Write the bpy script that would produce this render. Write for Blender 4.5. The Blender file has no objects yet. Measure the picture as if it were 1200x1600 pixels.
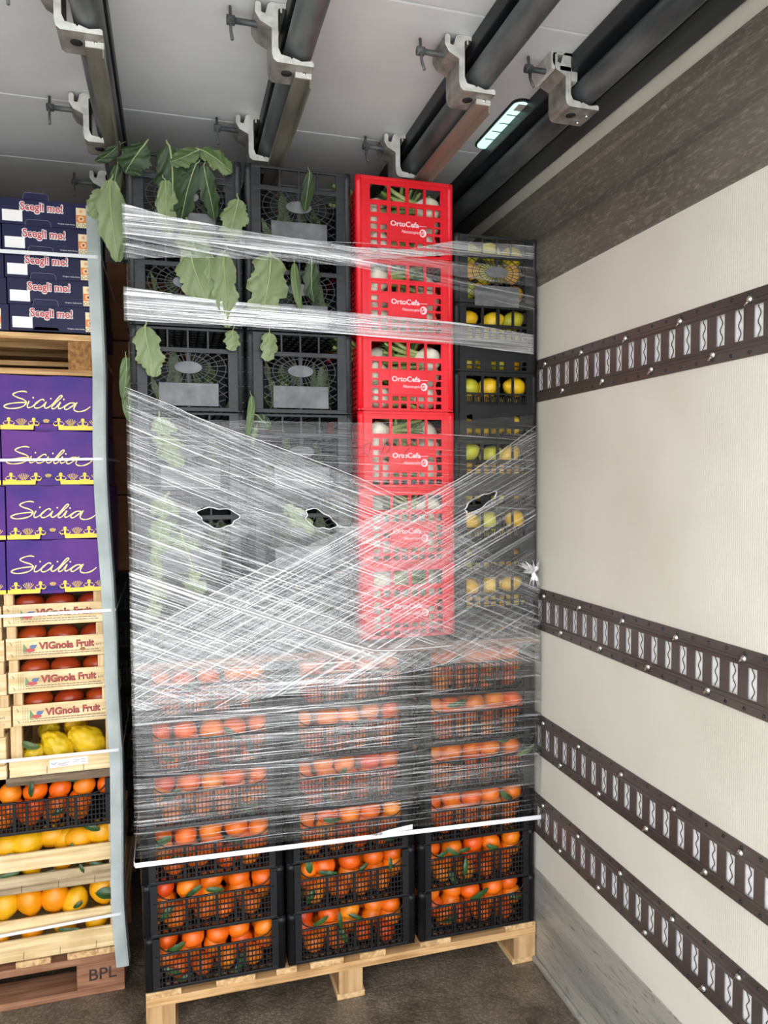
import bpy, bmesh, math, random
from mathutils import Vector, Matrix, noise
R = math.radians
random.seed(7)
S = bpy.context.scene
COL = S.collection

# ------------------------------------------------------------------ camera
cam_d = bpy.data.cameras.new('camera'); cam = bpy.data.objects.new('camera', cam_d); COL.objects.link(cam)
cam_d.sensor_fit = 'VERTICAL'; cam_d.sensor_height = 36; cam_d.sensor_width = 27
cam_d.lens = 1147.3/1600*36; cam_d.clip_start = .02
th, pi_, ro = .2791, .0440, -.0051
F = Vector((math.sin(th)*math.cos(pi_), math.cos(th)*math.cos(pi_), -math.sin(pi_)))
RR = Vector((math.cos(th), -math.sin(th), 0)); UU = RR.cross(F)
R2 = RR*math.cos(ro)+UU*math.sin(ro); U2 = -RR*math.sin(ro)+UU*math.cos(ro)
cam.matrix_world = Matrix(((R2.x, U2.x, -F.x, 0), (R2.y, U2.y, -F.y, 0), (R2.z, U2.z, -F.z, 1.548), (0, 0, 0, 1)))
S.camera = cam
# ------------------------------------------------------------------ sky and exposure
W = bpy.data.worlds.new('sky'); S.world = W; W.use_nodes = True
bg = W.node_tree.nodes['Background']; bg.inputs[0].default_value = (.93, .96, 1, 1); bg.inputs[1].default_value = 4.7
S.view_settings.view_transform = 'Standard'; S.view_settings.look = 'None'
S.view_settings.gamma = 1; S.view_settings.use_curve_mapping = False
S.view_settings.exposure = 0.0
S.cycles.transparent_max_bounces = 24

# ------------------------------------------------------------------ materials
def lin(c):
    return tuple(((v/255)/12.92 if v/255 <= .04045 else ((v/255+.055)/1.055)**2.4) for v in c)+(1,)
def newmat(name):
    m = bpy.data.materials.new(name); m.use_nodes = True
    n = m.node_tree; b = n.nodes['Principled BSDF']
    return m, n, b
def N(n, t, **k):
    q = n.nodes.new(t)
    for a, v in k.items():
        if a in q.inputs: q.inputs[a].default_value = v
        else: setattr(q, a, v)
    return q
def ramp(n, stops):
    r = n.nodes.new('ShaderNodeValToRGB')
    e = r.color_ramp.elements
    e[0].position = stops[0][0]; e[0].color = stops[0][1]
    e[1].position = stops[-1][0]; e[1].color = stops[-1][1]
    for p, c in stops[1:-1]:
        q = e.new(p); q.color = c
    return r
def coords(n, scale=(1, 1, 1), rnd=True, kind='Object', rot=(0, 0, 0)):
    tc = n.nodes.new('ShaderNodeTexCoord'); mp = n.nodes.new('ShaderNodeMapping')
    mp.inputs['Scale'].default_value = scale; mp.inputs['Rotation'].default_value = rot
    n.links.new(tc.outputs[kind], mp.inputs['Vector'])
    if rnd:
        oi = n.nodes.new('ShaderNodeObjectInfo'); mu = N(n, 'ShaderNodeMath', operation='MULTIPLY'); mu.inputs[1].default_value = 37.
        n.links.new(oi.outputs['Random'], mu.inputs[0]); n.links.new(mu.outputs[0], mp.inputs['Location'])
    return mp.outputs[0]
def mix_noise(name, c1, c2, rough=.5, scale=20, sv=(1, 1, 1), bump=0, bscale=None, metal=0, lo=.35, hi=.65, detail=5, spec=.5, rnd=True, c3=None, p3=.8):
    m, n, b = newmat(name)
    v = coords(n, sv, rnd)
    t = N(n, 'ShaderNodeTexNoise', Scale=scale, Detail=detail)
    n.links.new(v, t.inputs['Vector'])
    st = [(lo, lin(c1)), (hi, lin(c2))]
    if c3: st.append((p3, lin(c3)))
    r = ramp(n, st)
    n.links.new(t.outputs['Fac'], r.inputs[0]); n.links.new(r.outputs[0], b.inputs['Base Color'])
    b.inputs['Roughness'].default_value = rough; b.inputs['Metallic'].default_value = metal
    b.inputs['Specular IOR Level'].default_value = spec
    if bump:
        t2 = N(n, 'ShaderNodeTexNoise', Scale=bscale or scale*4, Detail=4); n.links.new(v, t2.inputs['Vector'])
        bp = N(n, 'ShaderNodeBump', Strength=bump, Distance=.002); n.links.new(t2.outputs['Fac'], bp.inputs['Height'])
        n.links.new(bp.outputs[0], b.inputs['Normal'])
    return m
def wood(name, c1, c2, c3, ax='X', scale=1.0, rough=.75, knots=True):
    m, n, b = newmat(name)
    sv = {'X': (3, 60, 60), 'Y': (60, 3, 60), 'Z': (60, 60, 3)}[ax]
    v = coords(n, tuple(s*scale for s in sv))
    t = N(n, 'ShaderNodeTexNoise', Scale=1.2, Detail=6, Distortion=.6); n.links.new(v, t.inputs['Vector'])
    r = ramp(n, [(.3, lin(c1)), (.52, lin(c2)), (.72, lin(c3))]); n.links.new(t.outputs['Fac'], r.inputs[0])
    v2 = coords(n, (9, 9, 9)); t2 = N(n, 'ShaderNodeTexNoise', Scale=1, Detail=3); n.links.new(v2, t2.inputs['Vector'])
    r2 = ramp(n, [(.3, (.72, .68, .62, 1)), (.55, (1, 1, 1, 1))]); n.links.new(t2.outputs['Fac'], r2.inputs[0])
    mx = N(n, 'ShaderNodeMixRGB', blend_type='MULTIPLY'); mx.inputs[0].default_value = .8
    n.links.new(r.outputs[0], mx.inputs[1]); n.links.new(r2.outputs[0], mx.inputs[2]); n.links.new(mx.outputs[0], b.inputs['Base Color'])
    bp = N(n, 'ShaderNodeBump', Strength=.35, Distance=.001); n.links.new(t.outputs['Fac'], bp.inputs['Height']); n.links.new(bp.outputs[0], b.inputs['Normal'])
    b.inputs['Roughness'].default_value = rough
    return m
def peel(name, cs, scale=.034, bump=.25, bs=260, rough=.38, dark=None):
    m, n, b = newmat(name)
    oi = n.nodes.new('ShaderNodeObjectInfo')
    r = ramp(n, [(i/(len(cs)-1), lin(c)) for i, c in enumerate(cs)]); n.links.new(oi.outputs['Random'], r.inputs[0])
    v = coords(n, (1, 1, 1)); t = N(n, 'ShaderNodeTexNoise', Scale=22, Detail=3); n.links.new(v, t.inputs['Vector'])
    r2 = ramp(n, [(.35, (.72, .72, .6, 1)), (.6, (1, 1, 1, 1))]); n.links.new(t.outputs['Fac'], r2.inputs[0])
    mx = N(n, 'ShaderNodeMixRGB', blend_type='MULTIPLY'); mx.inputs[0].default_value = .7
    n.links.new(r.outputs[0], mx.inputs[1]); n.links.new(r2.outputs[0], mx.inputs[2])
    n.links.new(mx.outputs[0], b.inputs['Base Color'])
    t3 = N(n, 'ShaderNodeTexVoronoi', Scale=bs); n.links.new(v, t3.inputs['Vector'])
    bp = N(n, 'ShaderNodeBump', Strength=bump, Distance=.001); n.links.new(t3.outputs['Distance'], bp.inputs['Height']); n.links.new(bp.outputs[0], b.inputs['Normal'])
    b.inputs['Roughness'].default_value = rough
    return m
def flat(name, c, rough=.6, metal=0, emit=0, spec=.5):
    m, n, b = newmat(name)
    b.inputs['Base Color'].default_value = lin(c); b.inputs['Roughness'].default_value = rough; b.inputs['Metallic'].default_value = metal
    b.inputs['Specular IOR Level'].default_value = spec
    if emit: b.inputs['Emission Color'].default_value = lin(c); b.inputs['Emission Strength'].default_value = emit
    return m

M = {}
M['black'] = mix_noise('black_plastic', (12, 13, 15), (22, 23, 26), .48, 12, spec=.35)
M['blackg'] = mix_noise('grey_black_plastic', (26, 28, 31), (40, 42, 46), .45, 14, spec=.4)
M['plate'] = mix_noise('scuffed_plate_plastic', (72, 74, 78), (104, 104, 106), .4, 22)
M['red'] = mix_noise('red_plastic', (214, 10, 30), (228, 20, 40), .38, 8)
M['redd'] = flat('red_marker_ink', (150, 10, 20), .5)
M['white'] = flat('white_print', (240, 238, 238), .5)
M['pink'] = flat('pinkish_white_print', (246, 214, 220), .5)
M['orange'] = peel('orange_peel', [(232, 84, 10), (244, 112, 14), (246, 132, 20), (236, 92, 12), (250, 150, 30), (228, 70, 14)])
M['lemon'] = peel('lemon_peel', [(240, 190, 30), (236, 200, 40), (200, 200, 60), (245, 180, 20), (232, 196, 44), (170, 186, 60)])
M['blemon'] = peel('bright_lemon_peel', [(246, 176, 6), (242, 186, 16), (240, 146, 8), (228, 180, 22)])
M['citron'] = peel('citron_peel', [(232, 178, 16), (214, 186, 30), (238, 184, 14)], bump=1.0, bs=70, rough=.45)
M['persimmon'] = peel('persimmon_skin', [(160, 52, 20), (178, 70, 26), (150, 44, 22)], bump=.02, rough=.3)
M['stem'] = flat('stem_green', (70, 92, 40), .7)
M['fennel'] = mix_noise('fennel_bulb', (214, 216, 190), (240, 238, 222), .4, 3, (1, 30, 1))
M['fenstalk'] = mix_noise('fennel_stalk', (110, 140, 60), (190, 200, 130), .45, 12)
M['fenfrond'] = mix_noise('fennel_frond', (40, 78, 24), (80, 120, 44), .6, 40)
def leafmat(name, c1, c2, c3, rough=.5):
    m = mix_noise(name, c1, c2, rough, 34, (1, 1, .35), bump=.5, bscale=60, c3=c3, p3=.75)
    b = m.node_tree.nodes['Principled BSDF']
    b.inputs['Subsurface Weight'].default_value = 0
    return m
M['leafd'] = leafmat('dark_leaf', (28, 48, 22), (44, 68, 32), (62, 86, 44))
M['leafp'] = leafmat('pale_leaf', (106, 122, 80), (124, 138, 98), (142, 154, 118))
M['leafm'] = leafmat('mid_leaf', (66, 88, 46), (88, 108, 60), (108, 126, 80))
M['rib'] = flat('leaf_rib', (150, 166, 116), .5)
M['citleaf'] = mix_noise('citrus_leaf', (26, 56, 22), (48, 84, 34), .35, 30)
M['woodl'] = wood('poplar_wood', (208, 176, 124), (234, 208, 160), (244, 226, 188))
M['woodlz'] = wood('poplar_post_wood', (196, 158, 110), (222, 190, 142), (236, 210, 168), 'Z')
M['woodp'] = wood('pallet_wood', (160, 116, 70), (202, 160, 108), (220, 184, 134))
M['woodpy'] = wood('pallet_deck_wood', (170, 130, 84), (210, 172, 122), (228, 196, 150), 'Y')
M['woodb'] = wood('pallet_block_wood', (140, 104, 66), (186, 148, 102), (206, 172, 126), 'Z', .6)
M['woodr'] = wood('old_red_pallet_wood', (110, 70, 48), (150, 104, 76), (176, 132, 100))
M['woodw'] = wood('weathered_wood', (64, 52, 38), (178, 156, 122), (222, 204, 168), 'X', .55)
M['woodd'] = wood('dirty_board', (84, 68, 52), (116, 98, 78), (150, 130, 104), 'X', .9)
M['chip'] = mix_noise('pressed_chip_block', (120, 80, 40), (166, 122, 70), .85, 90)
M['navy'] = mix_noise('navy_card', (14, 16, 54), (22, 24, 66), .5, 6, spec=.3)
M['navye'] = flat('card_edge', (120, 118, 140), .7)
M['purple'] = mix_noise('purple_card', (46, 20, 118), (94, 34, 128), .45, 7, spec=.3)
M['yellow'] = flat('yellow_print', (246, 208, 66), .5)
M['cream'] = flat('cream_print', (240, 222, 180), .5)
M['tileo'] = flat('orange_tile_print', (226, 132, 60), .5)
M['redp'] = flat('red_print', (206, 54, 62), .5)
M['vred'] = flat('crate_red_print', (190, 84, 84), .6)
M['vgreen'] = flat('crate_green_print', (106, 146, 104), .6)
M['vblue'] = flat('crate_blue_print', (96, 116, 156), .6)
M['ink'] = flat('dark_ink', (60, 48, 44), .7)
M['greyink'] = flat('grey_ink', (130, 112, 100), .7)
M['strap'] = flat('white_strap', (226, 228, 230), .35)
M['guard'] = mix_noise('corner_guard_board', (160, 170, 168), (186, 194, 192), .55, 10)
M['alu'] = mix_noise('cast_aluminium', (120, 116, 112), (168, 164, 158), .45, 30, metal=.3)
M['alucut'] = mix_noise('cut_aluminium', (196, 196, 190), (232, 232, 226), .5, 40, metal=.3)
M['steel'] = mix_noise('dark_steel', (26, 30, 34), (54, 58, 62), .45, 18, (1, .15, 1), metal=.25)
M['pipe'] = mix_noise('worn_pipe', (64, 68, 71), (112, 116, 118), .45, 16, (1, .3, 1), metal=.25, bump=.2)
M['bar'] = mix_noise('galvanised_bar', (92, 88, 80), (132, 128, 118), .45, 22, (1, .2, 1), metal=.25)
M['rustbar'] = mix_noise('reddish_bar', (108, 60, 56), (146, 128, 116), .45, 12, (1, .2, 1), metal=.2)
M['brass'] = flat('brass_bolt', (150, 104, 66), .35, .9)
M['chrome'] = flat('bright_zinc', (214, 212, 204), .25, .9)
M['ltrack'] = mix_noise('brown_anodised_rail', (72, 62, 58), (94, 84, 79), .40, 6, (1, .3, 1), metal=.2, c3=(112, 78, 72), p3=.75)
M['carton'] = mix_noise('brown_carton', (120, 78, 52), (142, 96, 66), .8, 8)
M['lled'] = flat('led_lens', (206, 250, 236), .3, 0, 1.1)

def wall_mat():
    m, n, b = newmat('white_ribbed_wall')
    v = coords(n, (1, 1, 1), False)
    t = N(n, 'ShaderNodeTexNoise', Scale=2.2, Detail=6); n.links.new(v, t.inputs['Vector'])
    r = ramp(n, [(.3, lin((204, 200, 186))), (.7, lin((222, 219, 207)))]); n.links.new(t.outputs['Fac'], r.inputs[0])
    v3 = coords(n, (1, 14, 3.2), False)
    t3 = N(n, 'ShaderNodeTexNoise', Scale=2.0, Detail=8, Roughness=.65); n.links.new(v3, t3.inputs['Vector'])
    r3 = ramp(n, [(.68, (1, 1, 1, 1)), (.78, (.55, .53, .48, 1))]); n.links.new(t3.outputs['Fac'], r3.inputs[0])
    mx = N(n, 'ShaderNodeMixRGB', blend_type='MULTIPLY'); mx.inputs[0].default_value = .45
    n.links.new(r.outputs[0], mx.inputs[1]); n.links.new(r3.outputs[0], mx.inputs[2]); n.links.new(mx.outputs[0], b.inputs['Base Color'])
    w = N(n, 'ShaderNodeTexWave', Scale=55, Distortion=.6, bands_direction='Y'); n.links.new(v, w.inputs['Vector'])
    w2 = N(n, 'ShaderNodeTexNoise', Scale=90, Detail=2); n.links.new(v, w2.inputs['Vector'])
    ad = N(n, 'ShaderNodeMath', operation='ADD'); n.links.new(w.outputs['Fac'], ad.inputs[0]); n.links.new(w2.outputs['Fac'], ad.inputs[1])
    bp = N(n, 'ShaderNodeBump', Strength=.12, Distance=.0015); n.links.new(ad.outputs[0], bp.inputs['Height']); n.links.new(bp.outputs[0], b.inputs['Normal'])
    b.inputs['Roughness'].default_value = .42
    return m
M['wall'] = wall_mat()
def scuff(name, c1, c2, c3, sv, rough=.4, metal=.5, thr=(.60, .70), fs=4, ds=1.2):
    m, n, b = newmat(name)
    v = coords(n, sv, False); t = N(n, 'ShaderNodeTexNoise', Scale=1, Detail=8, Roughness=.6); n.links.new(v, t.inputs['Vector'])
    r = ramp(n, [(.3, lin(c1)), (.6, lin(c2))]); n.links.new(t.outputs['Fac'], r.inputs[0])
    v2 = coords(n, tuple(q*fs for q in sv), False); t2 = N(n, 'ShaderNodeTexNoise', Scale=1.6, Detail=8, Distortion=ds, Roughness=.75); n.links.new(v2, t2.inputs['Vector'])
    r2 = ramp(n, [(thr[0], (0, 0, 0, 1)), (thr[1], (1, 1, 1, 1))]); n.links.new(t2.outputs['Fac'], r2.inputs[0])
    mx = N(n, 'ShaderNodeMixRGB'); n.links.new(r2.outputs[0], mx.inputs[0]); n.links.new(r.outputs[0], mx.inputs[1]); mx.inputs[2].default_value = lin(c3)
    n.links.new(mx.outputs[0], b.inputs['Base Color'])
    b.inputs['Roughness'].default_value = rough; b.inputs['Metallic'].default_value = metal
    return m
M['upper'] = scuff('scuffed_upper_panel', (92, 88, 80), (118, 112, 102), (158, 154, 144), (3, 2.2, 8), .5, .2, (.50, .72), 9, .5)
M['kick'] = scuff('scuffed_kick_plate', (138, 136, 130), (180, 177, 168), (92, 88, 82), (2, 1.6, 16), .42, .25, (.54, .66))
M['ceil'] = scuff('grey_ceiling_panel', (214, 217, 221), (228, 230, 233), (140, 142, 146), (3, 3, 3), .45, 0, (.70, .76))
def floor_mat():
    m, n, b = newmat('antislip_floor')
    v = coords(n, (1, 1, 1), False)
    t = N(n, 'ShaderNodeTexNoise', Scale=5, Detail=8, Roughness=.65); n.links.new(v, t.inputs['Vector'])
    r = ramp(n, [(.3, lin((66, 56, 47))), (.5, lin((122, 111, 98))), (.75, lin((156, 144, 128)))]); n.links.new(t.outputs['Fac'], r.inputs[0])
    vv = coords(n, (1, 1, 1), False, rot=(0, 0, R(45)))
    w = N(n, 'ShaderNodeTexVoronoi', Scale=110); n.links.new(vv, w.inputs['Vector'])
    r2 = ramp(n, [(.2, (1, 1, 1, 1)), (.6, (.45, .42, .4, 1))]); n.links.new(w.outputs['Distance'], r2.inputs[0])
    mx = N(n, 'ShaderNodeMixRGB', blend_type='MULTIPLY'); mx.inputs[0].default_value = .7
    n.links.new(r.outputs[0], mx.inputs[1]); n.links.new(r2.outputs[0], mx.inputs[2]); n.links.new(mx.outputs[0], b.inputs['Base Color'])
    bp = N(n, 'ShaderNodeBump', Strength=.8, Distance=.002); n.links.new(w.outputs['Distance'], bp.inputs['Height']); n.links.new(bp.outputs[0], b.inputs['Normal'])
    b.inputs['Roughness'].default_value = .38
    return m
M['floor'] = floor_mat()

def film(name, ang, base, line, fold, along=5, across=170, patch=.5, gl=.5, rough=.22, sheen=.06, th=.55):
    """stretch film: clear plastic with stretch ridges at angle ang, sky glints painted along them in white"""
    m = bpy.data.materials.new(name); m.use_nodes = True; n = m.node_tree
    n.nodes.remove(n.nodes['Principled BSDF']); out = n.nodes['Material Output']
    def tex(al, ac, det, seed, dist=0.):
        v = coords(n, (al, ac, 1), False, 'UV', (0, 0, 0))
        # rotate first, then stretch
        tc = n.nodes.new('ShaderNodeTexCoord'); rt = n.nodes.new('ShaderNodeMapping'); rt.inputs['Rotation'].default_value = (0, 0, -ang); rt.inputs['Location'].default_value = (seed, seed*.37, 0)
        n.links.new(tc.outputs['UV'], rt.inputs['Vector'])
        n.links.new(rt.outputs[0], v.node.inputs['Vector'])
        t = N(n, 'ShaderNodeTexNoise', Scale=1, Detail=det, Distortion=dist, Roughness=.55); n.links.new(v, t.inputs['Vector'])
        return t.outputs['Fac']
    A = tex(along, across, 3, 1.3, .3); B = tex(along*.5, across*.2, 3, 5.1, .8); C = tex(3.2, 4.5, 3, 9.7)
    ra = ramp(n, [(th, (0, 0, 0, 1)), (th+.14, (1, 1, 1, 1))]); n.links.new(A, ra.inputs[0])
    rb = ramp(n, [(.50, (0, 0, 0, 1)), (.76, (1, 1, 1, 1))]); n.links.new(B, rb.inputs[0])
    rc = ramp(n, [(.36, (1-patch, 1-patch, 1-patch, 1)), (.62, (1, 1, 1, 1))]); n.links.new(C, rc.inputs[0])
    def mth(op, a, b_):
        q = N(n, 'ShaderNodeMath', operation=op)
        for i, s in enumerate((a, b_)):
            if isinstance(s, (int, float)): q.inputs[i].default_value = s
            else: n.links.new(s, q.inputs[i])
        return q.outputs[0]
    f = mth('ADD', mth('MULTIPLY', ra.outputs[0], line), mth('MULTIPLY', rb.outputs[0], fold))
    f = mth('MULTIPLY', mth('ADD', f, base), rc.outputs[0])
    cl = N(n, 'ShaderNodeClamp'); cl.inputs['Max'].default_value = .97; n.links.new(f, cl.inputs[0])
    bh = mth('ADD', A, mth('MULTIPLY', B, 2.2))
    bp = N(n, 'ShaderNodeBump', Strength=.9, Distance=.0022); n.links.new(bh, bp.inputs['Height'])
    tr = N(n, 'ShaderNodeBsdfTransparent'); tr.inputs[0].default_value = (.97, .97, .97, 1)
    df = N(n, 'ShaderNodeBsdfDiffuse'); df.inputs[0].default_value = (.86, .87, .88, 1)  # white along the ridges: film scatter plus painted sky reflections
    g = N(n, 'ShaderNodeBsdfGlossy'); g.inputs['Color'].default_value = (.95, .95, .96, 1); g.inputs['Roughness'].default_value = rough
    g2 = N(n, 'ShaderNodeBsdfGlossy'); g2.inputs['Roughness'].default_value = .07
    n.links.new(bp.outputs[0], g.inputs['Normal']); n.links.new(bp.outputs[0], g2.inputs['Normal'])
    m1 = n.nodes.new('ShaderNodeMixShader'); m1.inputs[0].default_value = gl; n.links.new(df.outputs[0], m1.inputs[1]); n.links.new(g.outputs[0], m1.inputs[2])
    m2 = n.nodes.new('ShaderNodeMixShader'); m2.inputs[0].default_value = sheen; n.links.new(tr.outputs[0], m2.inputs[1]); n.links.new(g2.outputs[0], m2.inputs[2])
    m3 = n.nodes.new('ShaderNodeMixShader'); n.links.new(cl.outputs[0], m3.inputs[0]); n.links.new(m2.outputs[0], m3.inputs[1]); n.links.new(m1.outputs[0], m3.inputs[2])
    n.links.new(m3.outputs[0], out.inputs['Surface'])
    return m

# ------------------------------------------------------------------ mesh helpers
class MB:
    def __init__(s): s.v = []; s.f = []; s.mi = []; s.sm = []
    def add(s, vs, fs, mi=0, smooth=False):
        o = len(s.v); s.v += [tuple(p) for p in vs]
        for f in fs: s.f.append(tuple(i+o for i in f)); s.mi.append(mi); s.sm.append(smooth)
        return s
    def box(s, x0, x1, y0, y1, z0, z1, mi=0, c=0.0):
        if c <= 0:
            vs = [(x, y, z) for x in (x0, x1) for y in (y0, y1) for z in (z0, z1)]
            s.add(vs, [(0, 1, 3, 2), (4, 6, 7, 5), (0, 4, 5, 1), (2, 3, 7, 6), (0, 2, 6, 4), (1, 5, 7, 3)], mi); return s
        c = min(c, (x1-x0)*.45, (y1-y0)*.45, (z1-z0)*.45)
        bm = bmesh.new(); bmesh.ops.create_cube(bm, size=1)
        for v in bm.verts: v.co = Vector(((x0+x1)/2+v.co.x*(x1-x0), (y0+y1)/2+v.co.y*(y1-y0), (z0+z1)/2+v.co.z*(z1-z0)))
        bmesh.ops.bevel(bm, geom=list(bm.edges), offset=c, segments=2, affect='EDGES', profile=.6)
        bm.verts.index_update(); s.add([v.co[:] for v in bm.verts], [[v.index for v in f.verts] for f in bm.faces], mi); bm.free(); return s
    def tube(s, pts, r, n=8, closed=False, mi=0, caps=True, ry=None):
        pts = [Vector(p) for p in pts]; k = len(pts); vs = []; fs = []
        up = None
        for i, p in enumerate(pts):
            a = pts[(i-1) % k] if (closed or i > 0) else p; b = pts[(i+1) % k] if (closed or i < k-1) else p
            d = (b-a).normalized() if (b-a).length > 1e-9 else Vector((1, 0, 0))
            if up is None: up = Vector((0, 1, 0)) if abs(d.y) < .9 else Vector((0, 0, 1))
            e = (up-d*up.dot(d)).normalized(); g = d.cross(e)
            rr = r[i] if isinstance(r, (list, tuple)) else r
            for j in range(n):
                t = 2*math.pi*(j+.5)/n; vs.append(p+e*math.cos(t)*rr*(ry or 1)+g*math.sin(t)*rr)
        m = k if closed else k-1
        for i in range(m):
            for j in range(n):
                a = i*n+j; b = i*n+(j+1) % n; c = ((i+1) % k)*n+(j+1) % n; d = ((i+1) % k)*n+j
                fs.append((a, b, c, d))
        if caps and not closed: fs.append(tuple(range(n))[::-1]); fs.append(tuple((k-1)*n+j for j in range(n)))
        return s.add(vs, fs, mi, n > 5)
    def prism(s, poly, y0, y1, mi=0, mside=None):
        """outline in XZ extruded along Y"""
        k = len(poly); vs = [(p[0], y0, p[1]) for p in poly]+[(p[0], y1, p[1]) for p in poly]
        s.add(vs, [tuple(range(k)), tuple(range(2*k-1, k-1, -1))], mi)
        s.add(vs, [(i, i+k, (i+1) % k+k, (i+1) % k) for i in range(k)], mi if mside is None else mside); return s
    def disc(s, cx, cz, rx, rz, y0, y1, n=20, mi=0):
        return s.prism([(cx+rx*math.cos(2*math.pi*i/n), cz+rz*math.sin(2*math.pi*i/n)) for i in range(n)], y0, y1, mi)
    def ribbon(s, pts, w, y0, y1, mi=0):
        """flat stroke in the XZ plane"""
        k = len(pts); L = []; Rr = []
        for i in range(k):
            a = pts[max(0, i-1)]; b = pts[min(k-1, i+1)]; dx, dz = b[0]-a[0], b[1]-a[1]; l = math.hypot(dx, dz) or 1
            ww = w[i] if isinstance(w, (list, tuple)) else w
            L.append((pts[i][0]-dz/l*ww/2, pts[i][1]+dx/l*ww/2)); Rr.append((pts[i][0]+dz/l*ww/2, pts[i][1]-dx/l*ww/2))
        vs = []
        for i in range(k): vs += [(L[i][0], y0, L[i][1]), (Rr[i][0], y0, Rr[i][1]), (L[i][0], y1, L[i][1]), (Rr[i][0], y1, Rr[i][1])]
        fs = []
        for i in range(k-1):
            a = 4*i; b = a+4; fs += [(a, a+1, b+1, b), (a+2, b+2, b+3, a+3), (a, b, b+2, a+2), (a+1, a+3, b+3, b+1)]
        return s.add(vs, fs, mi)
    def build(s, name, mats, parent=None, loc=None):
        me = bpy.data.meshes.new(name); me.from_pydata(s.v, [], s.f); me.validate(clean_customdata=False)
        if not isinstance(mats, (list, tuple)): mats = [mats]
        for m in mats: me.materials.append(M[m] if isinstance(m, str) else m)
        if len(me.polygons) == len(s.f):
            for p, mi, sm in zip(me.polygons, s.mi, s.sm): p.material_index = mi; p.use_smooth = sm
        bm = bmesh.new(); bm.from_mesh(me); bmesh.ops.recalc_face_normals(bm, faces=bm.faces); bm.to_mesh(me); bm.free()
        o = bpy.data.objects.new(name, me); COL.objects.link(o)
        if parent: o.parent = parent
        if loc: o.location = loc
        return o
def catmull(p, n=6):
    q = [p[0]]+list(p)+[p[-1]]; out = []
    for i in range(1, len(q)-2):
        for j in range(n):
            t = j/n
            out.append(tuple(.5*((2*q[i][k])+(-q[i-1][k]+q[i+1][k])*t+(2*q[i-1][k]-5*q[i][k]+4*q[i+1][k]-q[i+2][k])*t*t+(-q[i-1][k]+3*q[i][k]-3*q[i+1][k]+q[i+2][k])*t**3) for k in range(len(p[0]))))
    out.append(tuple(p[-1])); return out
def tag(o, label, cat, group=None, kind=None):
    if label: o['label'] = label
    if cat: o['category'] = cat
    if group: o['group'] = group
    if kind: o['kind'] = kind
    return o
def thing(name, label, cat, loc=(0, 0, 0), group=None, rot=(0, 0, 0)):
    o = bpy.data.objects.new(name, None); o.empty_display_size = .02; COL.objects.link(o); o.location = loc; o.rotation_euler = rot
    return tag(o, label, cat, group)
def dup(o, loc=None, label=None, group=None, parent=None, rot=None):
    c = o.copy(); COL.objects.link(c)
    if parent: c.parent = parent
    if loc is not None: c.location = loc
    if rot is not None: c.rotation_euler = rot
    if label: c['label'] = label
    if group: c['group'] = group
    for ch in list(o.children): dup(ch, parent=c)
    return c
def struct(o): o['kind'] = 'structure'; return o
def text(s, x0, x1, z0, z1, y, mat, name='lettering', parent=None, off=0., thick=.0004, shear=0., rot=0.):
    cu = bpy.data.curves.new('glyphs', 'FONT'); cu.body = s; cu.offset = off; cu.shear = shear; cu.resolution_u = 3
    ob = bpy.data.objects.new('glyphs', cu); COL.objects.link(ob)
    dg = bpy.context.evaluated_depsgraph_get(); dg.update()
    me = bpy.data.meshes.new_from_object(ob.evaluated_get(dg)); bpy.data.objects.remove(ob); bpy.data.curves.remove(cu)
    xs = [v.co.x for v in me.vertices]; ys = [v.co.y for v in me.vertices]
    a, b, c, d = min(xs), max(xs), min(ys), max(ys)
    bm = bmesh.new(); bm.from_mesh(me)
    g = bmesh.ops.extrude_face_region(bm, geom=list(bm.faces)); ex = [e for e in g['geom'] if isinstance(e, bmesh.types.BMVert)]
    for v in ex: v.co.z += 1
    for v in bm.verts:
        X = x0+(v.co.x-a)/(b-a)*(x1-x0); Z = z0+(v.co.y-c)/(d-c)*(z1-z0)
        Z += (X-x0)*rot
        v.co = Vector((X, y-v.co.z*thick, Z))
    bm.to_mesh(me); bm.free(); me.name = name
    me.materials.clear(); me.materials.append(M[mat])
    for p in me.polygons: p.material_index = 0
    o = bpy.data.objects.new(name, me); COL.objects.link(o)
    if parent: o.parent = parent
    return o

YF = 2.072      # front plane of the wrapped load
XW = 1.100      # right wall
ZC = 2.575      # ceiling
YR = .25        # rear end of the truck body
# ------------------------------------------------------------------ truck body
struct(MB().box(-1.40, XW+.03, YR, 6.0, -.05, 0).build('floor', 'floor'))
struct(MB().box(XW, XW+.04, YR, 6.0, 0, ZC+.04).build('wall_right', 'wall'))
struct(MB().box(-1.42, -1.38, YR, 6.0, 0, ZC+.04).build('wall_left', 'wall'))
struct(MB().box(-1.38, XW, 5.96, 6.0, 0, ZC).build('wall_front', 'wall'))
b = MB(); seams = [YR, .53, 1.04, 1.55, 2.19, 2.60, 3.2, 4.1, 5.0, 6.0]
for a, c in zip(seams[:-1], seams[1:]): b.box(-1.38, XW, a+.0015, c-.0015, ZC, ZC+.03, c=.004)
b.box(-1.38, XW, YR, 6.0, ZC+.02, ZC+.04)
struct(b.build('ceiling', 'ceil'))
struct(MB().box(XW-.004, XW, YR, 5.96, 0, .300, c=.001).build('trim_1', 'kick'))
b = MB(); prof = [(2.143, 0), (2.145, .005), (2.175, .006), (2.185, .013), (2.255, .014), (2.268, .013), (2.292, .004), (2.300, .003), (2.39, .004), (2.40, .009), (2.436, .009), (2.439, 0)]
vs = []; 
for z, d in prof: vs += [(XW-d, YR, z), (XW-d, 5.96, z)]
b.add(vs, [(2*i, 2*i+1, 2*i+3, 2*i+2) for i in range(len(prof)-1)])
struct(b.build('trim_2', 'upper'))
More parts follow.
